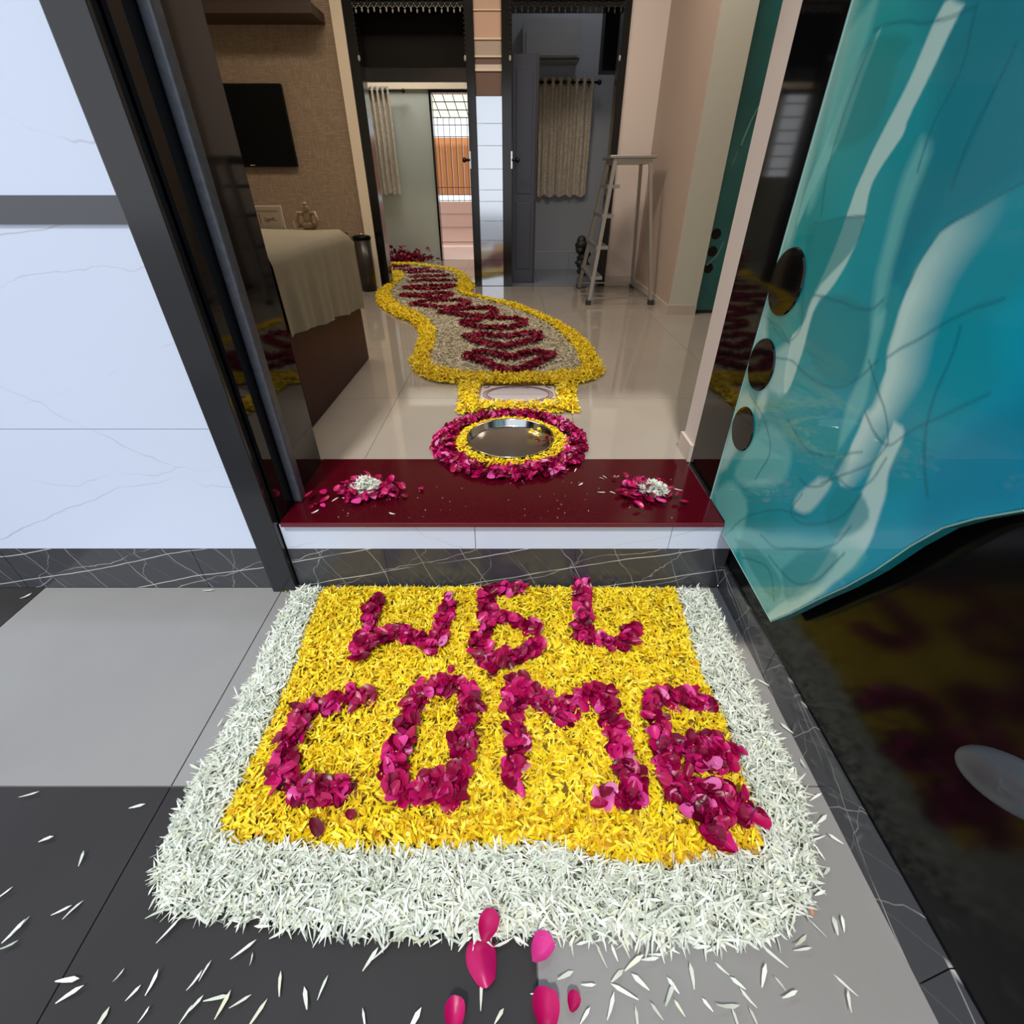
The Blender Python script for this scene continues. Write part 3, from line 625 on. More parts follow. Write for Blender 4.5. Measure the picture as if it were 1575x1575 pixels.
q = sample(r1, 2600, [r0]); q += RNG.normal(0, .004, q.shape); q = q[np.hypot(q[:, 0]-tcx, q[:, 1]-tcy) > TR+0.006]; cloud('petal_heap', heap(q, r1, FZ+.003, 0.026), T_LONG, 0.022, 0.0075, 0.45, M_P_YELLOW, t, zmin=FL)
t = thing('rose_petal_ring', (tcx, 1.66, FZ), 'wide ring of pink and crimson rose petals around the tray, spilling over the maroon sill', 'flower petals')
bed('shaded_petal_bed', r2, [r1], FL, FZ+0.012, M_BEDR, t, 0.006, 0.012)
q = sample(r2, 1000, [r1]); q += RNG.normal(0, .006, q.shape); P = heap(q, r2, FZ+.006, 0.026); fr = np.argsort(P[:, 1]-P[:, 2]*4)[:300]; re = np.setdiff1d(np.arange(len(P)), fr)
cloud('petal_heap', P[re], T_ROSE, 0.032, 0.028, 0.5, M_P_ROSE, t, tone=(0, .8), zmin=FL)
PM_ROSES = petal_meshes('rose_petal', T_ROSE, 0.033, 0.029, M_P_ROSE, 8)
single(PM_ROSES, P[fr], 'rose_petal', t, 0.5)
t = thing('rose_petal', (*onz(836, 676, FZ+.02), FZ+0.02), 'dark crimson petals lying in the steel tray at its right side', 'petal')
a = onz(836, 680, FZ+.008); cloud('petal_cluster', [(a[0]+random.gauss(0, .012), a[1]+random.gauss(0, .012), FZ+.014+random.random()*.01) for _ in range(9)], T_ROSE, .026, .022, .4, M_P_DEEPRED, t)
t = thing('yellow_petal', (*onz(822, 665, FZ+.02), FZ+0.02), 'pale yellow petals lying in the steel tray against the rim', 'petal')
a = onz(824, 668, FZ+.01); cloud('petal_cluster', [(a[0]+random.gauss(0, .014), a[1]+random.gauss(0, .012), FZ+.014+random.random()*.012) for _ in range(22)], T_LONG, .022, .009, .5, M_P_YELLOW, t)
# two small heaps on the sill
for side, (px, py), (hx, hy), sp in (('left', (562, 752), (563, 752), 0.075), ('right', (990, 754), (1004, 754), 0.058)):
    c = onz(px, py, 0.28); h = onz(hx, hy-3, 0.29)
    t = thing('rose_petal_heap', (c[0], c[1], 0.272), f'flat heap of pink rose petals on the {side} end of the maroon sill', 'flower petals')
    n = 170 if side == 'left' else 120
    P = [(c[0]+random.gauss(0, sp*.62), c[1]+random.gauss(0, 0.029)-.006, 0.279+abs(random.gauss(0, .009))) for _ in range(n)]
    single(PM_ROSES, P, 'rose_petal', t, 0.4)
    t = thing('white_petal_heap', (h[0], h[1], 0.285), f'small cone of white petals on top of the {side} rose petal heap', 'flower petals')
    pts = []
    for _ in range(620):
        a = random.uniform(0, 6.28); r = 0.047*math.sqrt(random.random()); pts.append((h[0]+r*math.cos(a), h[1]+r*math.sin(a)*.9, 0.288+(0.048 if side == 'left' else 0.034)*(1-r/0.050)*random.uniform(.3, 1)))
    cloud('petal_heap', pts, T_LONG, 0.022, 0.0052, 0.5, M_P_WHITE, t, tone=(.3, .95), zmin=.274)
PMS = petal_meshes('loose_white_petal', T_LONG, 0.026, 0.0055, M_P_WHITE, 6, tone=(0.45, 0.8)); PRS = petal_meshes('rose_petal', T_ROSE, 0.024, 0.02, M_P_ROSE, 4)
for px, py, yaw in ((603, 790, 2.7), (872, 722, .2), (885, 723, 1.2), (893, 745, .8), (925, 735, 2.5), (930, 733, 2.2), (925, 757, .1), (942, 757, 2.6), (950, 733, .9), (1043, 753, 2.8), (1016, 770, .1), (530, 766, 2.7), (515, 768, .8), (485, 787, .8)):
    loose(PMS, px, py, 0.275, 'small white petal fallen on the maroon sill, ' + ('left of the tray' if px < 700 else 'right of the tray'), 'petal', 'white petals on the sill '+('left' if px < 700 else 'right')+' of the tray', 'loose_white_petal', yaw=yaw, rot=(random.gauss(0, .2), random.gauss(0, .1), yaw))
for px, py, lab in ((648, 752, 'lone pink rose petal on the sill right of the left heap'), (622, 763, 'rose petal at the right fringe of the left sill heap'), (487, 776, 'rose petal by the left frame on the maroon sill'), (497, 778, 'second rose petal by the left frame on the sill, nearer the heap'), (478, 778, 'small rose petal at the left corner of the sill'), (945, 735, 'small rose petal behind the right sill heap')):
    loose(PRS, px, py, 0.277, lab, 'petal')
sp_ = MB()
for _ in range(55):
    px, py = random.uniform(520, 1050), random.uniform(735, 797); x, y = onz(px, py, .2735); sp_.ball((x, y, .2735), random.uniform(.0010, .0022), 5, 3)
tag(sp_.build('pollen_crumbs', M_P_CREAM), 'tiny pale flower crumbs scattered over the maroon sill', 'crumbs', kind='stuff')

# ---------------------------------------------------------------- runner through the living room
Zr = FZ+0.006
RO = zp([(600, 406), (640, 406), (680, 412), (700, 415), (712, 420), (722, 429), (729, 438), (726, 445), (721, 451), (729, 454), (747, 459), (773, 464), (802, 471), (830, 483), (859, 496), (888, 513), (907, 530), (920, 551), (930, 572), (910, 585), (888, 590), (884, 597), (890, 634), (800, 636), (703, 638), (705, 612), (706, 590),
         (668, 587), (651, 580), (636, 569), (632, 554), (641, 532), (646, 517), (642, 504), (631, 494), (611, 488), (592, 476), (579, 465), (580, 450), (591, 441), (602, 437), (600, 420)], Zr)
RI = zp([(600, 409), (640, 410), (674, 414), (693, 418), (703, 425), (707, 436), (702, 446), (712, 456), (745, 462), (777, 471), (811, 483), (842, 498), (865, 515), (880, 532), (891, 551), (896, 568), (878, 574), (830, 578), (773, 578), (712, 576), (674, 568), (661, 562), (660, 549), (669, 529), (669, 512), (661, 498), (646, 486), (623, 476), (606, 466), (599, 452), (607, 439), (622, 427), (616, 419), (600, 418)], Zr)
PL = zp([(738, 592), (858, 592), (857, 622), (735, 622)], Zr)
t = thing('yellow_petal_edging', (0, 2.2, FZ), 'winding edging of yellow marigold petals bordering the petal runner on the living room floor', 'flower petals')
bed('shaded_petal_bed', RO, [RI, PL], FL, FZ+0.013, M_BEDY, t, 0.004, 0.022)
q = sample(RO, int((area(RO)-area(RI)-area(PL))*16000), [RI, PL]); q += RNG.normal(0, .006, q.shape); q = q[~inpoly(q, [(p[0], p[1]) for p in ring((tcx, 1.66), 0.27, sy=.95)])]
q = q[~((abs(q[:, 1]-5.14) < 0.10) & ((q[:, 0] > -.37) | (q[:, 0] < -1.18)))]
far = q[:, 1] > 3.2
t1 = heap(q[~far], RO, FZ+.005, 0.022); t2 = heap(q[far], RO, FZ+.005, 0.022)
near_ = np.argsort(t1[:, 1]-t1[:, 2]*3)[:300]; re = np.setdiff1d(np.arange(len(t1)), near_)
cloud('petal_heap', t1[re], T_LONG, 0.030, 0.0090, 0.45, M_P_YELLOW, t, zmin=FL); cloud('far_petal_heap', t2, T_LOW, 0.036, 0.014, 0.4, M_P_YELLOW, t, tone=(0, .9), zmin=FL)
single(PM_YELLOW, t1[near_]+np.array([0, 0, .003]), 'yellow_petal', t, 0.4)
t = thing('white_petal_runner', (-0.1, 3.2, FZ), 'long winding runner of cream white petals on the living room floor inside the yellow edging', 'flower petals')
bed('shaded_petal_bed', RI, [], FL, FZ+0.009, M_BEDC, t, 0.004, 0.025)
q = sample(RI, int(area(RI)*7500)); far = q[:, 1] > 3.4
cloud('petal_heap', heap(q[~far], RI, FZ+.005, 0.012), T_LONG, 0.032, 0.0075, 0.28, M_P_CREAM, t, zmin=FL); cloud('far_petal_heap', heap(q[far], RI, FZ+.005, 0.012), T_LOW, 0.040, 0.012, 0.25, M_P_CREAM, t, zmin=FL)
c3 = lambda L: [(640+x/5.25, 460+y/5.25) for x, y in L]
c2 = lambda L: [(560+x/7.875, 390+y/7.875) for x, y in L]
CR = [c3([(410, 470), (520, 435), (640, 450), (740, 488), (850, 455), (960, 432), (1090, 452), (1060, 485), (980, 515), (900, 552), (800, 585), (700, 580), (620, 550), (520, 500), (410, 470)]),
 c3([(410, 305), (520, 290), (640, 310), (740, 312), (860, 288), (980, 288), (1000, 322), (900, 355), (800, 375), (700, 395), (600, 375), (500, 350), (410, 305)]),
 c3([(370, 195), (480, 180), (560, 155), (650, 162), (760, 162), (870, 182), (860, 208), (760, 245), (640, 238), (540, 238), (440, 220), (370, 195)]),
 c3([(200, 112), (330, 92), (470, 82), (600, 78), (640, 108), (590, 145), (480, 145), (350, 132), (200, 112)]),
 c2([(580, 625), (700, 592), (850, 582), (1000, 575), (1150, 572), (1260, 592), (1230, 628), (1150, 648), (1000, 662), (850, 652), (700, 640), (580, 625)]),
 c2([(450, 518), (560, 512), (700, 512), (850, 492), (1040, 487), (1030, 518), (900, 548), (780, 543), (650, 528), (450, 518)]),
 c2([(480, 422), (620, 410), (780, 400), (1080, 392), (1070, 412), (900, 438), (700, 440), (480, 422)]),
 c2([(580, 345), (750, 330), (900, 335), (1100, 330)]), c2([(580, 292), (750, 282), (900, 282), (1050, 268)]), c2([(540, 242), (700, 230), (850, 225), (940, 225)]), c2([(370, 203), (500, 212), (640, 200), (770, 190)]), c2([(325, 160), (430, 165), (555, 160)])]
ORD = ['first', 'second', 'third', 'fourth', 'fifth', 'sixth', 'seventh', 'eighth', 'ninth', 'tenth', 'eleventh', 'farthest']
for i, s in enumerate(CR):
    s = zp(s, FZ+.02); c = np.mean(s, 0)
    lab = 'nearest and largest dark red petal crescent on the runner, with a hollow centre' if i == 0 else (f'{ORD[i]} dark red petal crescent on the runner counted from the tray' if i < 11 else 'farthest dark red petal crescent, at the end of the runner in the back room')
    t = thing('petal_crescent', (c[0], c[1], FZ), lab, 'petal shape', 'red petal crescents along the runner'); P = []
    wd = 0.030 if i < 7 else 0.045
    for a, b in zip(s, s[1:]):
        a = np.array(a); b = np.array(b); n = max(4, int(np.linalg.norm(b-a)*(620 if i < 4 else 460))); tt = RNG.uniform(0, 1, n)
        Q = a+(b-a)*tt[:, None]+np.clip(RNG.normal(0, wd*.6, (n, 2)), -wd, wd); P.append(np.column_stack([Q, FZ+0.022+RNG.uniform(0, .016, n)]))
    cloud('petal_heap', np.concatenate(P), T_ROSE if i < 4 else T_ROSELOW, 0.030 if i < 5 else 0.036, 0.027, 0.45, M_P_DEEPRED, t)
h = onz(632, 398, FZ+.02)
t = thing('flower_heap', (h[0], 6.72, FZ), 'dark red heap of flowers on the floor at the far wall of the left room', 'flower petals')
cloud('petal_heap', [(h[0]-0.02+random.gauss(0, .13), 6.75+random.gauss(0, .06), FZ+.02+abs(random.gauss(0, .05))) for _ in range(420)], T_ROSELOW, .055, .05, .6, M_P_DEEPRED, t)
# printed sheet in the yellow frame
p0, p1 = onz(738, 621, FZ+.004), onz(858, 593, FZ+.004)
X0, X1, Y0, Y1 = -0.150, 0.207, p0[1], p1[1]; cx, cy = (X0+X1)/2, (Y0+Y1)/2; hx, hy = (X1-X0)/2, (Y1-Y0)/2
t = thing('printed_sheet', (cx, cy, FZ), 'mauve printed sheet with an ornate oval frame, inside the small yellow petal rectangle', 'sheet')
B(X0, X1, Y0, Y1, FZ+.0012, FZ+.003).build('sheet', M_SHEET, t)
n = 64; ov = MB(); ov.add([(cx, cy, FZ+.0036)]+[(cx+hx*.80*math.cos(2*math.pi*k/n), cy+hy*.80*math.sin(2*math.pi*k/n), FZ+.0036) for k in range(n)], [(0, 1+k, 1+(k+1) % n) for k in range(n)]); ov.build('inner_oval', M_SHEETIN, t)
for rr, w_i in ((.83, .0035), (.93, .0022)):
    mb = MB(); pts = [(cx+hx*rr*math.cos(2*math.pi*k/n), cy+hy*rr*math.sin(2*math.pi*k/n), FZ+.0038) for k in range(n+1)]; mb.tube(pts, w_i, 5); mb.build('oval_border', M_INK, t)
mb = MB()
for k in range(40):
    a = 2*math.pi*k/40; mb.ball((cx+hx*.88*math.cos(a), cy+hy*.88*math.sin(a), FZ+.0036), .0055, 5, 3, (1, 1, .25))
mb.build('oval_ornament', M_INK, t)
for sx_, sy_ in ((-1, 1), (1, 1), (-1, -1), (1, -1)):
    mb = MB()
    for k in range(9):
        a = k/8*math.pi; mb.ball((cx+sx_*(hx*.90-.02*math.sin(a)), cy+sy_*(hy*.90-.018*math.cos(a)**2), FZ+.0036), .006, 5, 3, (1, 1, .25))
    mb.build('corner_ornament', M_INKDARK, t)
mb = MB()
for k in range(11): mb.box(cx-.062+k*.011, cx-.062+k*.011+random.choice((.006, .009)), cy+hy*.70-.004, cy+hy*.70+.004, FZ+.0035, FZ+.0040)
mb.build('printed_line', M_INKDARK, t)
mb = MB()
for k in range(5): mb.ball((cx-.02+k*.01, cy-hy*.92, FZ+.0036), .006, 5, 3, (1, 1, .25))
mb.build('bottom_ornament', M_INKDARK, t)
B(cx-hx*.79, cx+hx*.79, cy-.0012, cy+.0012, FZ+.0036, FZ+.0039).build('crease_line', M_INK, t)

# ---------------------------------------------------------------- teal door leaf on the right
LX = 0.632
def ly(L): return [onx(x, y, LX) for x, y in L]
outline = [(1.262, .2745), (1.14, .2745), (1.13, .236)] + ly([(1186, 956), (1215, 944), (1260, 921), (1300, 903), (1345, 878), (1400, 840), (1450, 812), (1500, 798), (1575, 785)]) + [(0.40, .80), (0.36, .82), (0.36, 2.2), (1.262, 2.2)]
outline[3] = (outline[3][0], outline[3][1])
# hinge edge leans a little so the leaf meets the jamb
t = thing('door_leaf', (LX, 1.262, .2745), 'glossy teal marbled door leaf swung open against the right porch wall, with three black discs', 'door')
gy, gz = 290, 470; y0, y1, z0, z1 = 0.36, 1.262, 0.20, 1.75
YY, ZZ = np.meshgrid(np.linspace(y0, y1, gy+1), np.linspace(z0, z1, gz+1), indexing='ij'); q = np.column_stack([YY.ravel(), ZZ.ravel()])
def vnoise(p, s, seed):
    r = np.random.default_rng(seed); G = r.uniform(-1, 1, (64, 64)); x = p[:, 0]*s+20; y = p[:, 1]*s+20; xi = np.floor(x).astype(int); yi = np.floor(y).astype(int); fx = x-xi; fy = y-yi; fx = fx*fx*(3-2*fx); fy = fy*fy*(3-2*fy)
    g_ = lambda a, b: G[a % 64, b % 64]
    return (g_(xi, yi)*(1-fx)+g_(xi+1, yi)*fx)*(1-fy)+(g_(xi, yi+1)*(1-fx)+g_(xi+1, yi+1)*fx)*fy
def lin(c): c = np.array(c)/255.; return np.where(c < .04045, c/12.92, ((c+.055)/1.055)**2.4)
wq = q+0.012*np.column_stack([vnoise(q, 9, 1), vnoise(q, 7, 2)])+0.0015*np.column_stack([vnoise(q, 33, 3), vnoise(q, 29, 4)])
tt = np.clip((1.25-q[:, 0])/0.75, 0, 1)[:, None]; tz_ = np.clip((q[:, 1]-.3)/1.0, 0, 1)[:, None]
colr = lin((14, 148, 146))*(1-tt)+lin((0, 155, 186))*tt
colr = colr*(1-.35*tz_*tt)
colr = colr*(1+0.10*vnoise(q, 6, 5)[:, None]+.06*vnoise(q, 17, 6)[:, None])
def shape(pxs, color, alpha, soft=0.01, side=None, closed=True):
    """blend a translucent stained area; side=(point, direction, length) makes it fade out across"""
    global colr
    P = ly(smooth(list(pxs)+[pxs[0]], 3)); d = distpoly(wq, P); s = np.where(inpoly(wq, P), d, -d); a = np.clip(s/soft+.5, 0, 1)*alpha
    if side:
        o_, dr, ln = side; o2 = np.array(onx(*o_, LX)); e2 = np.array(onx(*dr, LX)); dv = e2-o2; u = ((wq-o2)@dv)/(dv@dv); a = a*np.clip(1-u, 0, 1)**ln
    a = a[:, None]; colr = colr*(1-a)+lin(color)*a
def smooth(L, k=8):
    L = [np.array(p, float) for p in L]; L = [2*L[0]-L[1]]+L+[2*L[-1]-L[-2]]; out = []
    for i in range(1, len(L)-2):
        for j in range(k):
            t_ = j/k; a_, b_, c_, d_ = L[i-1], L[i], L[i+1], L[i+2]; out.append(tuple(.5*(2*b_+(c_-a_)*t_+(2*a_-5*b_+4*c_-d_)*t_**2+(3*b_-a_-3*c_+d_)*t_**3)))
    return out+[tuple(L[-2])]
def vein(pxs, color, alpha, w=0.002):
    global colr
    pxs = smooth(pxs, 5)
    d = distpoly(wq, ly(pxs), False); a = (np.clip(1-d/w, 0, 1)*alpha)[:, None]; colr = colr*(1-a)+lin(color)*a
PALE = (190, 222, 214); MID = (120, 196, 190); DEEP = (0, 108, 128)
shape([(1400, -40), (1600, -40), (1600, 240), (1575, 275), (1449, 350), (1400, 420), (1340, 560), (1310, 620), (1330, 500), (1400, 300), (1440, 120)], DEEP, .55, .05)
shape([(1449, 350), (1575, 275), (1620, 240), (1620, 420), (1450, 700), (1390, 760), (1340, 740), (1360, 560), (1412, 408)], (0, 142, 158), .7, .01)
LB = [(1449, 350), (1412, 408), (1383, 470), (1365, 530), (1362, 560), (1339, 612), (1328, 627), (1310, 690), (1288, 733)]
P_ = ly(LB+[(1296, 748), (1317, 752), (1350, 720), (1372, 682), (1400, 640), (1450, 560), (1540, 400), (1600, 280), (1600, 262), (1575, 275)])
d_ = distpoly(wq, P_); sg = np.where(inpoly(wq, P_), d_, -d_); dl = distpoly(wq, ly(LB), False)
up = np.clip((np.array(onx(1449, 350, LX))[1]+.03-wq[:, 1])/.12, 0, 1)
al = (np.clip(sg/.006+.5, 0, 1)*np.clip(1.25-dl/(.030+.045*np.clip((wq[:, 1]-.45)/.4, 0, 1)), 0, 1)*.95*(.45+.55*up))[:, None]; colr = colr*(1-al)+lin(PALE)*al
shape([(1480, 0), (1450, 0), (1400, 110), (1350, 220), (1300, 330), (1255, 450), (1235, 500), (1215, 520), (1205, 600), (1225, 570), (1252, 485), (1280, 440), (1300, 400), (1325, 345), (1345, 285), (1387, 215), (1400, 170)], PALE, .8, .006)
shape([(1170, 430), (1150, 500), (1165, 545), (1200, 530), (1215, 525), (1205, 600), (1185, 600), (1170, 640), (1150, 600), (1120, 640), (1100, 700), (1120, 720), (1180, 560)], PALE, .55, .02)
shape([(1378, 640), (1400, 660), (1378, 720), (1368, 770), (1330, 850), (1270, 910), (1200, 957), (1183, 950), (1250, 890), (1300, 810), (1340, 740)], PALE, .8, .008)
shape([(1320, -20), (1295, -20), (1245, 170), (1210, 300), (1180, 410), (1165, 450), (1200, 360), (1230, 270), (1262, 160)], PALE, .75, .006)
shape([(1352, 55), (1335, 80), (1290, 170), (1240, 290), (1222, 352), (1270, 250), (1300, 200), (1320, 150)], MID, .8, .006)
shape([(1262, 100), (1290, 60), (1255, 210), (1225, 330), (1205, 380), (1230, 230)], MID, .6, .01)
shape([(1130, 810), (1180, 830), (1250, 830), (1300, 830), (1330, 860), (1270, 905), (1190, 950), (1150, 900)], MID, .5, .02)
shape([(1180, 590), (1230, 640), (1290, 650), (1310, 700), (1280, 760), (1230, 700), (1180, 660)], (40, 150, 152), .6, .02)
shape([(1255, 735), (1280, 745), (1245, 790), (1220, 785), (1225, 760)], PALE, .65, .012)
shape([(1290, 750), (1330, 760), (1340, 800), (1290, 830), (1270, 790)], (10, 135, 145), .7, .01)
shape([(1240, 345), (1325, 340), (1300, 395), (1262, 440), (1235, 500), (1235, 400)], (0, 128, 132), .7, .006)
shape([(1262, 460), (1340, 470), (1335, 560), (1280, 585), (1250, 560), (1240, 520)], (0, 132, 142), .75, .006)
shape([(1275, 220), (1345, 200), (1380, 100), (1400, 60), (1330, 80), (1290, 160)], (0, 128, 130), .6, .01)
shape([(1365, 540), (1350, 600), (1330, 620), (1340, 480), (1370, 430), (1390, 440)], (35, 150, 155), .55, .01)
shape([(1300, 60), (1330, 20), (1350, 0), (1325, 90), (1290, 200), (1255, 300), (1240, 320), (1270, 190)], MID, .55, .02)
shape([(1420, 210), (1440, 230), (1400, 330), (1370, 430), (1340, 500), (1350, 420), (1385, 300)], MID, .55, .02)
shape([(1345, 480), (1362, 470), (1340, 560), (1325, 620), (1290, 690), (1300, 620), (1325, 560)], MID, .6, .012)
shape([(1205, 300), (1225, 250), (1215, 330), (1195, 400), (1180, 440), (1188, 380)], PALE, .6, .008)
shape([(1150, 690), (1185, 650), (1215, 690), (1200, 740), (1160, 750), (1130, 730)], MID, .55, .02)
shape([(1100, 760), (1130, 740), (1150, 790), (1130, 850), (1105, 820)], MID, .6, .02)
shape([(1200, 880), (1240, 850), (1290, 850), (1270, 890), (1210, 930)], (10, 130, 140), .6, .012)
shape([(1130, 830), (1165, 850), (1200, 900), (1190, 930), (1160, 890)], (10, 135, 140), .6, .01)
shape([(1440, 700), (1520, 640), (1600, 620), (1600, 760), (1480, 790), (1400, 830)], (0, 118, 150), .5, .04)
shape([(1530, 480), (1600, 440), (1600, 560), (1540, 560)], (0, 160, 185), .5, .03)
for v in ([(1260, 330), (1275, 250), (1310, 150), (1345, 60)], [(1150, 600), (1175, 640), (1185, 690), (1160, 740)], [(1210, 640), (1240, 690), (1285, 700)], [(1105, 830), (1150, 800), (1200, 790), (1240, 800)], [(1140, 860), (1180, 880), (1190, 930)], [(1230, 760), (1215, 790), (1235, 810), (1290, 800), (1330, 760)], [(1560, 60), (1510, 170), (1470, 280)], [(1480, 500), (1440, 620), (1430, 760)],
          [(1253, 455), (1280, 468), (1310, 472), (1340, 468), (1360, 452)], [(1328, 340), (1290, 338), (1250, 342)], [(1180, 545), (1215, 550), (1240, 575), (1265, 590), (1295, 588), (1320, 572), (1350, 545)], [(1365, 540), (1400, 520), (1460, 492), (1550, 460)],
          [(1335, 545), (1345, 580), (1365, 640), (1372, 675)], [(1328, 625), (1345, 655), (1372, 678), (1400, 665), (1450, 640), (1520, 600)], [(1370, 680), (1345, 710), (1290, 735), (1260, 745)], [(1288, 735), (1320, 752), (1350, 735), (1372, 700)],
          [(1225, 735), (1240, 748), (1270, 745), (1300, 700), (1330, 690)], [(1340, 60), (1390, 40), (1450, 25), (1500, 0)], [(1575, 275), (1500, 320), (1449, 350), (1400, 430)], [(1310, 810), (1280, 840), (1200, 850), (1170, 830)], [(1180, 860), (1220, 900), (1260, 890), (1300, 850)], [(1230, 410), (1240, 440), (1235, 500), (1212, 520), (1190, 500)],
          [(1160, 480), (1200, 500), (1215, 525)], [(1500, 0), (1480, 90), (1440, 180), (1420, 260)]):
    vein(v, (0, 95, 110), .65, .0042)
edge = np.clip((wq[:, 0]-1.225)/.03, 0, 1)[:, None]*.6; colr = colr*(1-edge)+lin((150, 190, 182))*edge
# mesh: fine front face clipped by the outline, plus a solid core slab behind it
ins = inpoly(q, outline).reshape(gy+1, gz+1); fs = []; ny = gz+1
for i in range(gy):
    a = ins[i]; b = ins[i+1]
    for j in np.nonzero(a[:-1] & a[1:] & b[:-1] & b[1:])[0]: fs.append((i*ny+j, i*ny+j+1, (i+1)*ny+j+1, (i+1)*ny+j))
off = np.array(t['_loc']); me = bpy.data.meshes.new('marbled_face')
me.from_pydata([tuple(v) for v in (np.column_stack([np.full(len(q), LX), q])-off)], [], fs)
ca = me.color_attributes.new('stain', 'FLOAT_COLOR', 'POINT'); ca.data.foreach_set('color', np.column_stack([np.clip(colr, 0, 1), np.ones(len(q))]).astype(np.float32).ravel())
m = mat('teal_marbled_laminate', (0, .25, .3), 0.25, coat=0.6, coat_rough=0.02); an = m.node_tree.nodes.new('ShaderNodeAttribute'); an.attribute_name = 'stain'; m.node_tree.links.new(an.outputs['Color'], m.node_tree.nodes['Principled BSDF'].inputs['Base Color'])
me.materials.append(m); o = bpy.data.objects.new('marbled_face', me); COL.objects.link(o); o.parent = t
M_TEALEDGE = mat('pale_teal_edge', (0.22, 0.42, 0.40), 0.3); M_TEALPLAIN = mat('teal_laminate', (0.004, 0.22, 0.25), 0.2, coat=.8)
n = len(outline); mb = MB(); mb.add([(LX+0.0008, y, z) for y, z in outline]+[(LX+0.024, y, z) for y, z in outline], [tuple(range(n)), tuple(range(2*n-1, n-1, -1))]+[(k, k+n, (k+1) % n+n, (k+1) % n) for k in range(n)])
mb.build('leaf_core', M_TEALPLAIN, t)
mb = MB(); pts = [(LX+.0, y, z) for y, z in outline[:3]+outline[3:12]]
mb.tube(pts[2:], .0014, 6); mb.build('edge_strip', M_TEALEDGE, t)
MB().tube([(LX, 1.262, .275), (LX, 1.262, 2.2)], .0025, 6).build('edge_strip', M_TEALEDGE, t)
for (yy, zz, r) in ((1.196, .912, .072), (1.196, .722, .064), (1.192, .548, .060)):
    n = 48; mb = MB(); vs = [(LX-.0045, yy, zz)]+[(LX-.0045, yy+(r-.002)*math.cos(2*math.pi*k/n), zz+(r-.002)*math.sin(2*math.pi*k/n)) for k in range(n)]+[(LX-.0005, yy+r*math.cos(2*math.pi*k/n), zz+r*math.sin(2*math.pi*k/n)) for k in range(n)]
    mb.add(vs, [(0, 1+(k+1) % n, 1+k) for k in range(n)]+[(1+k, 1+(k+1) % n, 1+n+(k+1) % n, 1+n+k) for k in range(n)]); mb.build('black_disc', M_GRANITE, t)
# pale oval on the granite, built as a cover; its use is unknown
oc = thing('oval_wall_cover', (0.684, .33, .43), 'pale grey oval cover fixed to the black granite wall at the right edge', 'cover')
mb = MB(); n = 40; m_ = 12; cy_, cz_ = .318, .425; A_, B_ = .085, .040; ang = math.radians(-38)
vs = []
for i in range(m_+1):
    a = math.pi/2*i/m_
    for k in range(n):
        p = 2*math.pi*k/n; e = A_*math.cos(p)*math.sin(a); f_ = B_*math.sin(p)*math.sin(a); vs.append((0.686-.020*math.cos(a)+.003*math.exp(-(f_/.006)**2)*(e < 0), cy_+e*math.cos(ang)-f_*math.sin(ang), cz_+e*math.sin(ang)+f_*math.cos(ang)))
mb.add(vs, [(i*n+k, i*n+(k+1) % n, (i+1)*n+(k+1) % n, (i+1)*n+k) for i in range(m_) for k in range(n)]); mb.build('domed_cover', M_GREYCOVER, oc, smooth=True)

# ---------------------------------------------------------------- living room objects
t = thing('cloth_covered_cabinet', (-1.4, 2.3, FZ), 'low maroon cabinet half covered by a beige cloth, left of the petal runner', 'cabinet')
B(-2.0, -0.822, 1.80, 2.745, FZ, 0.900).build('cabinet_body', M_REDBOX, t, bevel=.006)
nu, nv = 60, 46; vs = []; fs = []
for i in range(nu+1):
    y = 1.78+(2.765-1.78)*i/nu
    for j in range(nv+1):
        s = j/nv*1.58
        hem = 0.545+0.095*(2.76-y)/.97+.004*math.sin(y*17); fold = 0.009*math.sin(y*26+1.3)+0.006*math.sin(y*57)
        fy = max(0, (y-2.66)/.105); drop = 0
        if s < 1.12: x = -2.0+s*1.02; z = 0.918+0.004*math.sin(x*9+y*5)
        else:
            a = (s-1.12)/.46; r_ = min(a/.16, 1)*math.pi/2
            x = -0.858+0.052*math.sin(r_); z = 0.918-0.045*(1-math.cos(r_))
            if a > .16: k = (a-.16)/.84; z = .873-(.873-hem)*k; x = -0.806+fold*k+.004*k
        z -= 0.045*fy*fy*(1.0 if s < 1.2 else .3)
        vs.append((x, y, z))
for i in range(nu):
    for j in range(nv): fs.append((i*(nv+1)+j, i*(nv+1)+j+1, (i+1)*(nv+1)+j+1, (i+1)*(nv+1)+j))
o = MB().add(vs, fs).build('table_cloth', M_CLOTH, t, smooth=True)
# far hanging side of the cloth
mb = MB(); vs = []
for i in range(31):
    x = -2.0+1.19*i/30
    for j in range(8): vs.append((x, 2.766+.004*math.sin(x*30)*j/8+.002*j/8, .878-.3*j/7))
mb.add(vs, [(i*8+j, i*8+j+1, (i+1)*8+j+1, (i+1)*8+j) for i in range(30) for j in range(7)]).build('cloth_end_drop', M_CLOTH, t, smooth=True)
x0, x1 = -1.235, -1.095; yb = 2.66
t = thing('framed_picture', (-1.17, yb, .92), 'small cream framed drawing standing on the beige cloth', 'picture')
B(x0, x1, yb, yb+.012, .918, 1.012).build('frame', M_WHITEPLASTIC, t, bevel=.002); B(x0+.014, x1-.014, yb-.002, yb, .930, 1.000).build('mount', mat('cream_paper', (.50, .40, .30), .7), t)
mb = MB(); mb.tube([(x0+.02, yb-.003, .99), (x1-.02, yb-.003, .99)], .0016, 5)
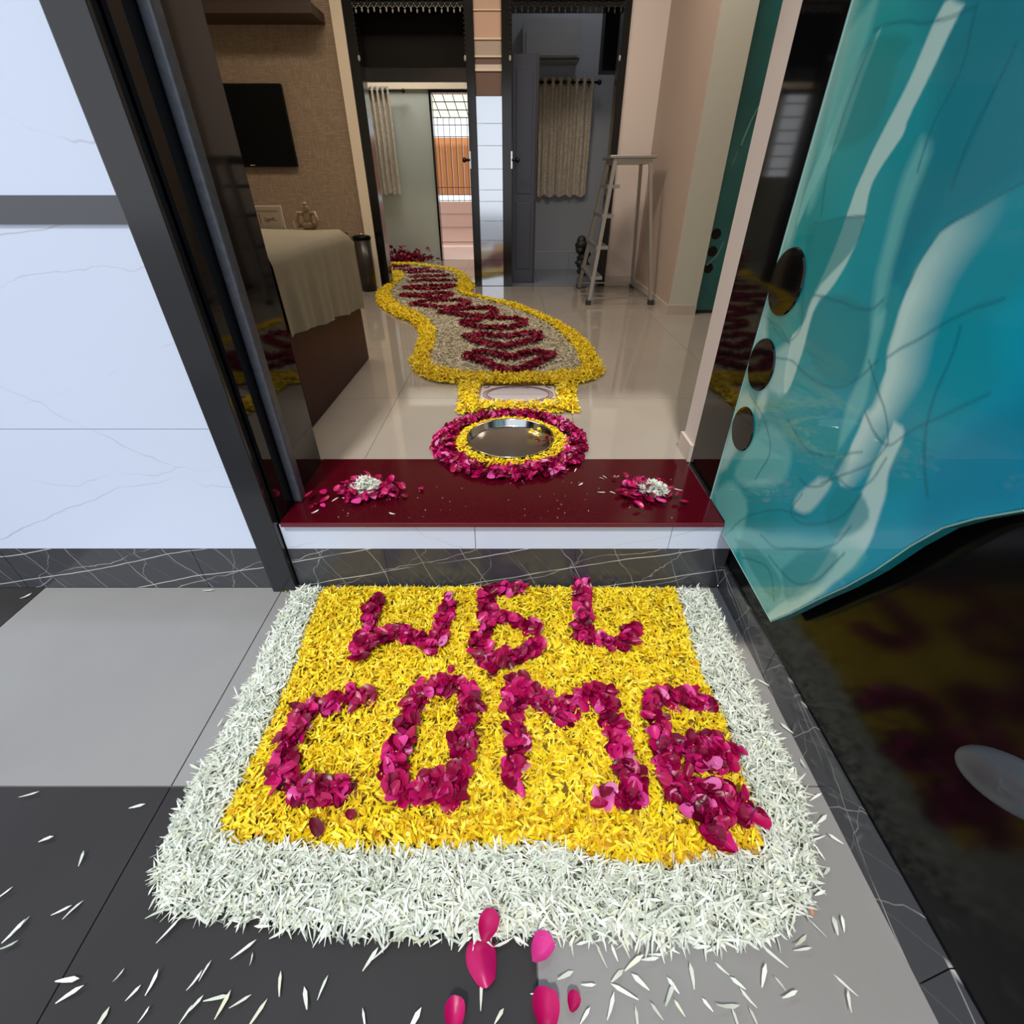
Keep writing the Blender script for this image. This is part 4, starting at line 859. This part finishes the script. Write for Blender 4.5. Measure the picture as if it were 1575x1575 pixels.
for a, b in (((.05, .030), (.075, .040)), ((.075, .040), (.11, .032)), ((.06, .025), (.10, .045)), ((.05, .046), (.07, .03)), ((.03, .02), (.03, .06))): mb.tube([(x0+a[0], yb-.003, .92+a[1]), (x0+b[0], yb-.003, .92+b[1])], .002, 5)
mb.build('line_drawing', M_INK, t)
t = thing('figurine', (-.985, 2.68, .92), 'ochre seated figurine with spread arms on the beige cloth beside the picture', 'figurine')
bx = -0.985; mb = MB()
mb.ball((bx, 2.68, 0.930), .036, 12, 8, (1.1, .8, .6)); mb.ball((bx, 2.68, 0.960), .022, 12, 8, (1, .8, 1.3)); mb.ball((bx, 2.68, 1.000), .016, 12, 8, (1, 1, 1.2))
for s_ in (-1, 1): mb.tube([(bx+s_*.015, 2.68, 0.977), (bx+s_*.040, 2.675, 0.983), (bx+s_*.050, 2.67, 0.950), (bx+s_*.038, 2.66, 0.927)], .009, 8)
mb.build('figure', M_FIGURE, t, smooth=True); mb = MB(); mb.ball((bx, 2.68, 1.018), .012, 10, 6, (1, 1, .7)); mb.build('crown', M_FIGURE, t, smooth=True)
mb = MB().tube([(bx-.065, 2.67, 0.920), (bx-.067, 2.67, 0.950)], .003, 6); tag(mb.build('incense_stick', M_CREAMTRIM), 'tiny pale upright stick left of the ochre figurine', 'stick')
t = thing('television', (-2.1, BY-.04, 1.48), 'flat black television mounted on the brown wallpapered wall', 'television')
B(-2.60, -1.843, BY-.055, BY-.015, 1.214, 1.75).build('casing', M_BLACKGLOSS, t, bevel=.004); B(-2.585, -1.858, BY-.0565, BY-.055, 1.235, 1.735).build('screen', mat('tv_screen', (.0006, .0006, .0008), .15, spec=.10), t)
B(-2.35, -2.1, BY-.015, BY-.0005, 1.35, 1.6).build('wall_bracket', M_IRON, t); B(-2.24, -2.20, BY-.0575, BY-.055, 1.222, 1.228).build('power_mark', M_STEEL, t)
t = thing('wall_shelf', (-2.0, BY-.15, 2.2), 'dark brown floating shelf high above the television', 'shelf')
B(-2.60, -1.42, BY-.30, BY, 2.09, 2.15).build('board', M_SHELFWOOD, t, bevel=.003); B(-2.60, -1.42, BY-.30, BY-.28, 2.15, 2.24).build('front_lip', M_SHELFWOOD, t)
t = thing('waste_bin', (-1.32, BY-.27, FZ), 'dark brown cylindrical bin standing in front of the brown wall', 'bin')
c = (-1.335, BY-.24, FZ); MB().lathe(c, [(.001, .0), (.068, .0), (.075, .42), (.070, .42), (.064, .02), (.001, .02)], 28).build('body', M_BIN, t, smooth=True)
mb = MB(); mb.lathe(c, [(.068, .42), (.079, .42), (.079, .442), (.06, .45), (.001, .452)], 28); mb.build('lid', M_BLACKGLOSS, t, smooth=True)
MB().ball((c[0], c[1], FZ+.457), .012, 8, 6).build('lid_knob', M_STEEL, t, smooth=True)
# stepladder
t = thing('step_ladder', (0.9, 4.6, FZ), 'aluminium step ladder with a flat top standing beside the pink wall', 'ladder')
T = 1.232; A1, A2 = (.632, 4.22, FZ), (.640, 4.97, FZ); Bq1, Bq2 = (1.150, 4.22, FZ), (1.150, 4.97, FZ)
ta1, ta2, tb1, tb2 = (.775, 4.44, T), (.775, 4.76, T), (1.045, 4.44, T), (1.045, 4.76, T)
for a, b in ((A1, ta1), (A2, ta2)): MB().bar(a, b, .028, .05).build('rail', M_ALU, t)
for a, b in ((Bq1, tb1), (Bq2, tb2)): MB().bar(a, b, .024, .024).build('rear_leg', M_ALU, t)
lerp = lambda a, b, k: tuple(a[i]+(b[i]-a[i])*k for i in range(3))
for k in (.20, .42, .64, .84):
    a, b = lerp(A1, ta1, k), lerp(A2, ta2, k); B(a[0]-.02, a[0]+.075, a[1], b[1], a[2]-.012, a[2]+.012).build('tread', M_ALU, t)
B(.735, 1.085, 4.41, 4.79, T+.020, T+.040).build('top_platform', M_ALU, t, bevel=.004)
B(.765, 1.055, 4.43, 4.77, T-.012, T+.020).build('top_cap', M_ALU, t)
MB().bar(lerp(Bq1, tb1, .04), lerp(Bq2, tb2, .04), .012, .012).build('cross_brace', M_ALU, t)
MB().bar(lerp(A1, ta1, .05), lerp(Bq1, tb1, .05), .010, .010).build('cross_brace', M_ALU, t)
MB().bar(lerp(A2, ta2, .05), lerp(Bq2, tb2, .05), .010, .010).build('cross_brace', M_ALU, t)
for p in (A1, A2, Bq1, Bq2): B(p[0]-.02, p[0]+.02, p[1]-.028, p[1]+.028, FZ, FZ+.035).build('rubber_foot', M_IRON, t)
# teal sliding panel further in, with its three discs
t = thing('sliding_panel', (1.7, 3.93, FZ), 'teal marbled interior panel with three small dark discs, beyond the cream pillar', 'door')
m = mat('teal_marbled_panel', (0.002, 0.10, 0.105), 0.15, coat=.6, noise=(2.2, (.02, .20, .19), .9))
B(1.405, 2.4, 3.92, 3.955, FZ+.02, 3.0).build('panel', m, t); B(1.405, 2.4, 3.915, 3.957, FZ, FZ+.02).build('bottom_rail', M_BLACKWOOD, t)
for x, z, r in ((1.462, .80, .034), (1.462, .69, .034), (1.458, .58, .034)):
    mb = MB(); n = 32; mb.add([(x, 3.917, z)]+[(x+r*math.cos(2*math.pi*k/n), 3.917, z+r*math.sin(2*math.pi*k/n)) for k in range(n)]+[(x+r*math.cos(2*math.pi*k/n), 3.92, z+r*math.sin(2*math.pi*k/n)) for k in range(n)],
        [(0, 1+k, 1+(k+1) % n) for k in range(n)]+[(1+k, 1+n+k, 1+n+(k+1) % n, 1+(k+1) % n) for k in range(n)]); mb.build('dark_disc', M_GRANITE, t)
for pth, w in (([(1.50, 1.30), (1.53, 1.42), (1.56, 1.50)], .010), ([(1.47, 1.20), (1.49, 1.27)], .006), ([(1.44, .60), (1.50, .66), (1.53, .75)], .006)):
    mb = MB(); mb.tube([(x, 3.9195, z) for x, z in pth], w, 6, .003); o = mb.build('pale_streak', mat('pale_teal_stain', (.12, .30, .27), .3), t)
# housings for the added living room fill lights
for x, y, a, b in ((-0.9, 3.2, 1.1, .5), (0.9, 3.6, .9, .5)):
    t = thing('fill_panel', (x, y, 3.1), ('wide' if a > 1 else 'narrower')+' flat panel housing for an added fill light, unseen on the living room ceiling', 'lamp')
    B(x-a/2-.02, x+a/2+.02, y-b/2-.02, y+b/2+.02, 3.05, 3.1).build('housing', M_OUTWHITE, t)
# beaded hangings over the two inner doors
def bead_mesh(nm, n, st, r, tip, m1, m2):
    bm = MB()
    for k in range(n): bm.ball((0, 0, -k*st), r, 5, 4)
    nf = len(bm.f); bm.ball((0, 0, -n*st-tip*.5), tip, 6, 5, (1, 1, 1.9)); me = bpy.data.meshes.new(nm); me.from_pydata(bm.v, [], bm.f); me.materials.append(m1); me.materials.append(m2)
    for f in me.polygons[nf:]: f.material_index = 1
    return me
strand = bead_mesh('bead_strand', 4, .018, .0042, .0065, M_DULLBEAD, M_PEARL); dstrand = bead_mesh('bead_strand', 4, .018, .0046, .0075, M_DULLBEAD, M_DULLBEAD)
lstrand = bead_mesh('long_bead_strand', 11, .027, .0050, .010, M_DULLBEAD, M_PEARL)
for nm, x0, x1, lab in (('a', -1.19, -.365, 'white beaded hanging across the top of the left inner doorway'), ('b', .005, .838, 'dull beaded hanging with two long end strands over the right inner doorway')):
    t = thing('beaded_hanging', ((x0+x1)/2, BY-.035, 2.2), lab, 'door hanging'); n = 18
    MB().tube([(x0, BY-.035, 2.222), (x1, BY-.035, 2.222)], .006, 6).build('top_cord', M_PEARL, t)
    for k in range(n): place(strand if nm == 'a' else dstrand, 'bead_strand', (x0+(x1-x0)*(k+.5)/n, BY-.035, 2.232+.006*(k % 2)), t)
    mb = MB()
    for k in range(n):
        a = x0+(x1-x0)*k/n; w = (x1-x0)/n
        for j in range(5): mb.ball((a+w*j/5, BY-.035, 2.195-.02*math.sin(math.pi*j/5)), .0038, 5, 4)
    mb.build('bead_swag', M_PEARL if nm == 'a' else M_DULLBEAD, t)
    for x in (x0, x1): place(lstrand, 'long_bead_strand', (x+(-.02 if x == x0 and nm == 'b' else .0), BY-.04, 2.20), t)
# curtains
def curtain(x0, x1, y, z0, z1, nf, lab, rod0, rod1, z_r, fin):
    t = thing('curtain', ((x0+x1)/2, y, z1), lab, 'curtain'); n = nf*12; vs = []; r = 10
    for i in range(n+1):
        u = i/n; a = 2*math.pi*nf*u
        for j in range(r+1):
            v = j/r; vs.append((x0+(x1-x0)*u+.008*v*math.sin(a*.5+1), y+.022*math.sin(a)*(1-.2*v)+.004*math.sin(9*v+a), z1-(z1-z0+.012*math.sin(a*.7))*v))
    MB().add(vs, [(i*(r+1)+j, i*(r+1)+j+1, (i+1)*(r+1)+j+1, (i+1)*(r+1)+j) for i in range(n) for j in range(r)]).build('fabric', M_CURTAIN, t, smooth=True)
    q_ = thing('curtain_rod', ((rod0+rod1)/2, y, z_r), lab.replace('curtain', 'curtain rod', 1).split(',')[0]+', holding it up on rings', 'curtain rod')
    MB().tube([(rod0, y, z_r), (rod1, y, z_r)], .010, 8).build('rod', M_BRASS, q_, smooth=True)
    for x in fin: MB().ball((x, y, z_r), .022, 10, 8).build('finial', M_BRASS, q_, smooth=True)
    for k in range(nf):
        x = x0+(x1-x0)*(k+.25)/nf; pts = [(x, y+.024*math.cos(b), z_r+.024*math.sin(b)) for b in np.linspace(0, 2*math.pi, 13)]; MB().tube(pts, .004, 5).build('eyelet_ring', M_BRASS, t)
curtain(-1.69, -1.345, 6.88, .99, 1.965, 6, 'beige striped curtain in the left room, beside the window', -2.1, -1.20, 1.93, (-1.19,))
curtain(.265, .80, 6.13, .985, 1.935, 7, 'grey beige striped curtain in the dim right room', .26, .84, 1.90, (.845,))
# left room: dark loft
t = thing('loft_cupboard', (-.9, 5.6, 2.2), 'dark brown loft cupboard filling the top of the left doorway view', 'cupboard')
B(-2.55, -.26, 5.32, 6.02, 1.885, 3.08).build('carcass', M_DARKWOOD, t)
for a, b in ((-2.5, -1.40), (-1.398, -.27)): B(a, b, 5.305, 5.32, 1.887, 3.05).build('cupboard_door', M_DARKWOOD, t)
# right room: open leaf, loft panel, dark box
t = thing('narrow_door_leaf', (.1, 5.25, FZ), 'narrow dark blue-grey door leaf with a knob at the left of the right doorway', 'door')
B(.004, .205, 5.23, 5.27, FZ+.012, 1.955).build('leaf', M_LEAFGREY, t, bevel=.003)
B(.035, .175, 5.224, 5.23, .40, .95).build('lower_panel', M_LEAFGREY, t, bevel=.004); B(.035, .175, 5.224, 5.23, 1.02, 1.86).build('upper_panel', M_LEAFGREY, t, bevel=.004)
B(.205, .222, 5.235, 5.275, FZ+.005, 1.96).build('edge_strip', M_IRON, t)
t = thing('loft_hatch', (.42, 6.17, 2.2), 'shallow grey loft box with a dark lower edge, above the curtain in the right room', 'cupboard')
B(.10, .62, 5.95, 6.186, 2.03, 2.30).build('box', M_PLASTER_BLUE, t); B(.10, .62, 5.945, 5.95, 2.03, 2.045).build('lower_edge', M_IRON, t); B(.13, .60, 5.94, 5.95, 2.06, 2.22).build('hatch_door', M_PLASTER_BLUE, t)
tag(B(.775, .93, 5.55, 5.75, 1.90, 2.4).build('wall_box', M_BLACKGLOSS, bevel=.005), 'tall black box hanging at the top right of the right doorway', 'box')
t = thing('floor_pump', (.66, 5.75, FZ), 'dark bundle of things standing in the right room behind the ladder', 'bundle')
mb = MB()
for k in range(26):
    zz = random.uniform(.30, .60); mb.ball((.755+random.gauss(0, .028)-(zz-.5)*.05, 5.75+random.gauss(0, .03), zz), random.uniform(.035, .065), 8, 6, (random.uniform(.8, 1.3), 1, random.uniform(.5, 1)))
mb.build('sack', M_IRON, t, smooth=True)
t.name = 'cloth_bundle'
# balcony and neighbour beyond the far doorway
S_ = 9.3/7.9
def zs_(z): return 1.1+(z-1.1)*S_
def xs2(x): return x*S_
t = thing('balcony_parapet', (-.7, 9.3, .06), 'peach painted balcony parapet seen through the far doorway', 'parapet')
B(-2.6, .8, 9.26, 9.40, .055, zs_(.885)).build('wall', M_OUTPEACH, t)
for z in (.40, .58, .74): B(-2.6, .8, 9.252, 9.26, zs_(z), zs_(z)+.008).build('groove_line', M_PLASTER_PINK, t)
t = thing('orange_screen', (-.7, 9.55, .05), 'ribbed orange sheet screen above the balcony parapet', 'screen')
for k in range(24): B(-1.95+k*.09, -1.95+k*.09+.086, 9.52+.006*(k % 2), 9.55, zs_(.96), zs_(1.60)).build('rib', M_ORANGE, t)
for x in (-1.9, -.1): B(x, x+.05, 9.55, 9.60, .0, zs_(1.60)).build('post', M_IRON, t)
struct('floor', B(-2.6, 1.0, 8.9, 9.7, 0.0, 0.055), M_TILE_LIGHT)
t = thing('balcony_grille', (-.7, 9.33, zs_(.9)), 'thin dark iron grille of vertical bars on the balcony parapet', 'grille')
for k in range(24): MB().tube([(-1.95+k*.09, 9.33, zs_(.88)), (-1.95+k*.09, 9.33, zs_(1.80))], .0045, 6).build('bar', M_IRON, t)
for z in (.90, .965, 1.05, 1.60, 1.72): MB().tube([(-2.1, 9.33, zs_(z)), (.3, 9.33, zs_(z))], .005, 6).build('rail', M_IRON, t)
t = thing('awning_roof', (-.7, 9.0, 2.0), 'pale yellow sloping roof sheet with a dark lattice beyond the far doorway', 'awning')
M_RS = petal_mat('translucent_roof_sheet', [(0, (.92, .88, .66)), (1, (.92, .88, .66))], trans=.75)
za, zb, ya, yb2 = zs_(1.80), 2.35, 9.35, 8.2
B(-2.2, .5, ya-.001, ya, za-.001, za).build('sheet_edge', M_IRON, t)
mb = MB(); mb.add([(-2.2, ya, za), (.5, ya, za), (.5, yb2, zb), (-2.2, yb2, zb)], [(0, 1, 2, 3)]); mb.build('roof_sheet', M_RS, t)
for k in range(20): MB().tube([(-2.2+k*.14, ya, za-.006), (-2.28+k*.14, yb2, zb-.006)], .006, 5).build('lattice_bar', M_IRON, t)
for k in range(7): MB().tube([(-2.2, ya+(yb2-ya)*k/6, za-.006+(zb-za)*k/6), (.5, ya+(yb2-ya)*k/6, za-.006+(zb-za)*k/6)], .006, 5).build('lattice_bar', M_IRON, t)

# small pieces that sit on a part become its sub-parts
def under(child, par):
    c = bpy.data.objects.get(child); p = bpy.data.objects.get(par)
    if c and p and c.parent == p.parent: c.parent = p
for c_, p_ in (('lid_knob', 'lid'), ('power_mark', 'screen'), ('crease_line', 'inner_oval'), ('line_drawing', 'mount'), ('crown', 'figure'), ('rubber_foot', 'rail'), ('rubber_foot.001', 'rail.001'), ('rubber_foot.002', 'rear_leg'), ('rubber_foot.003', 'rear_leg.001'), ('hatch_door', 'box'), ('front_lip', 'board')): under(c_, p_)
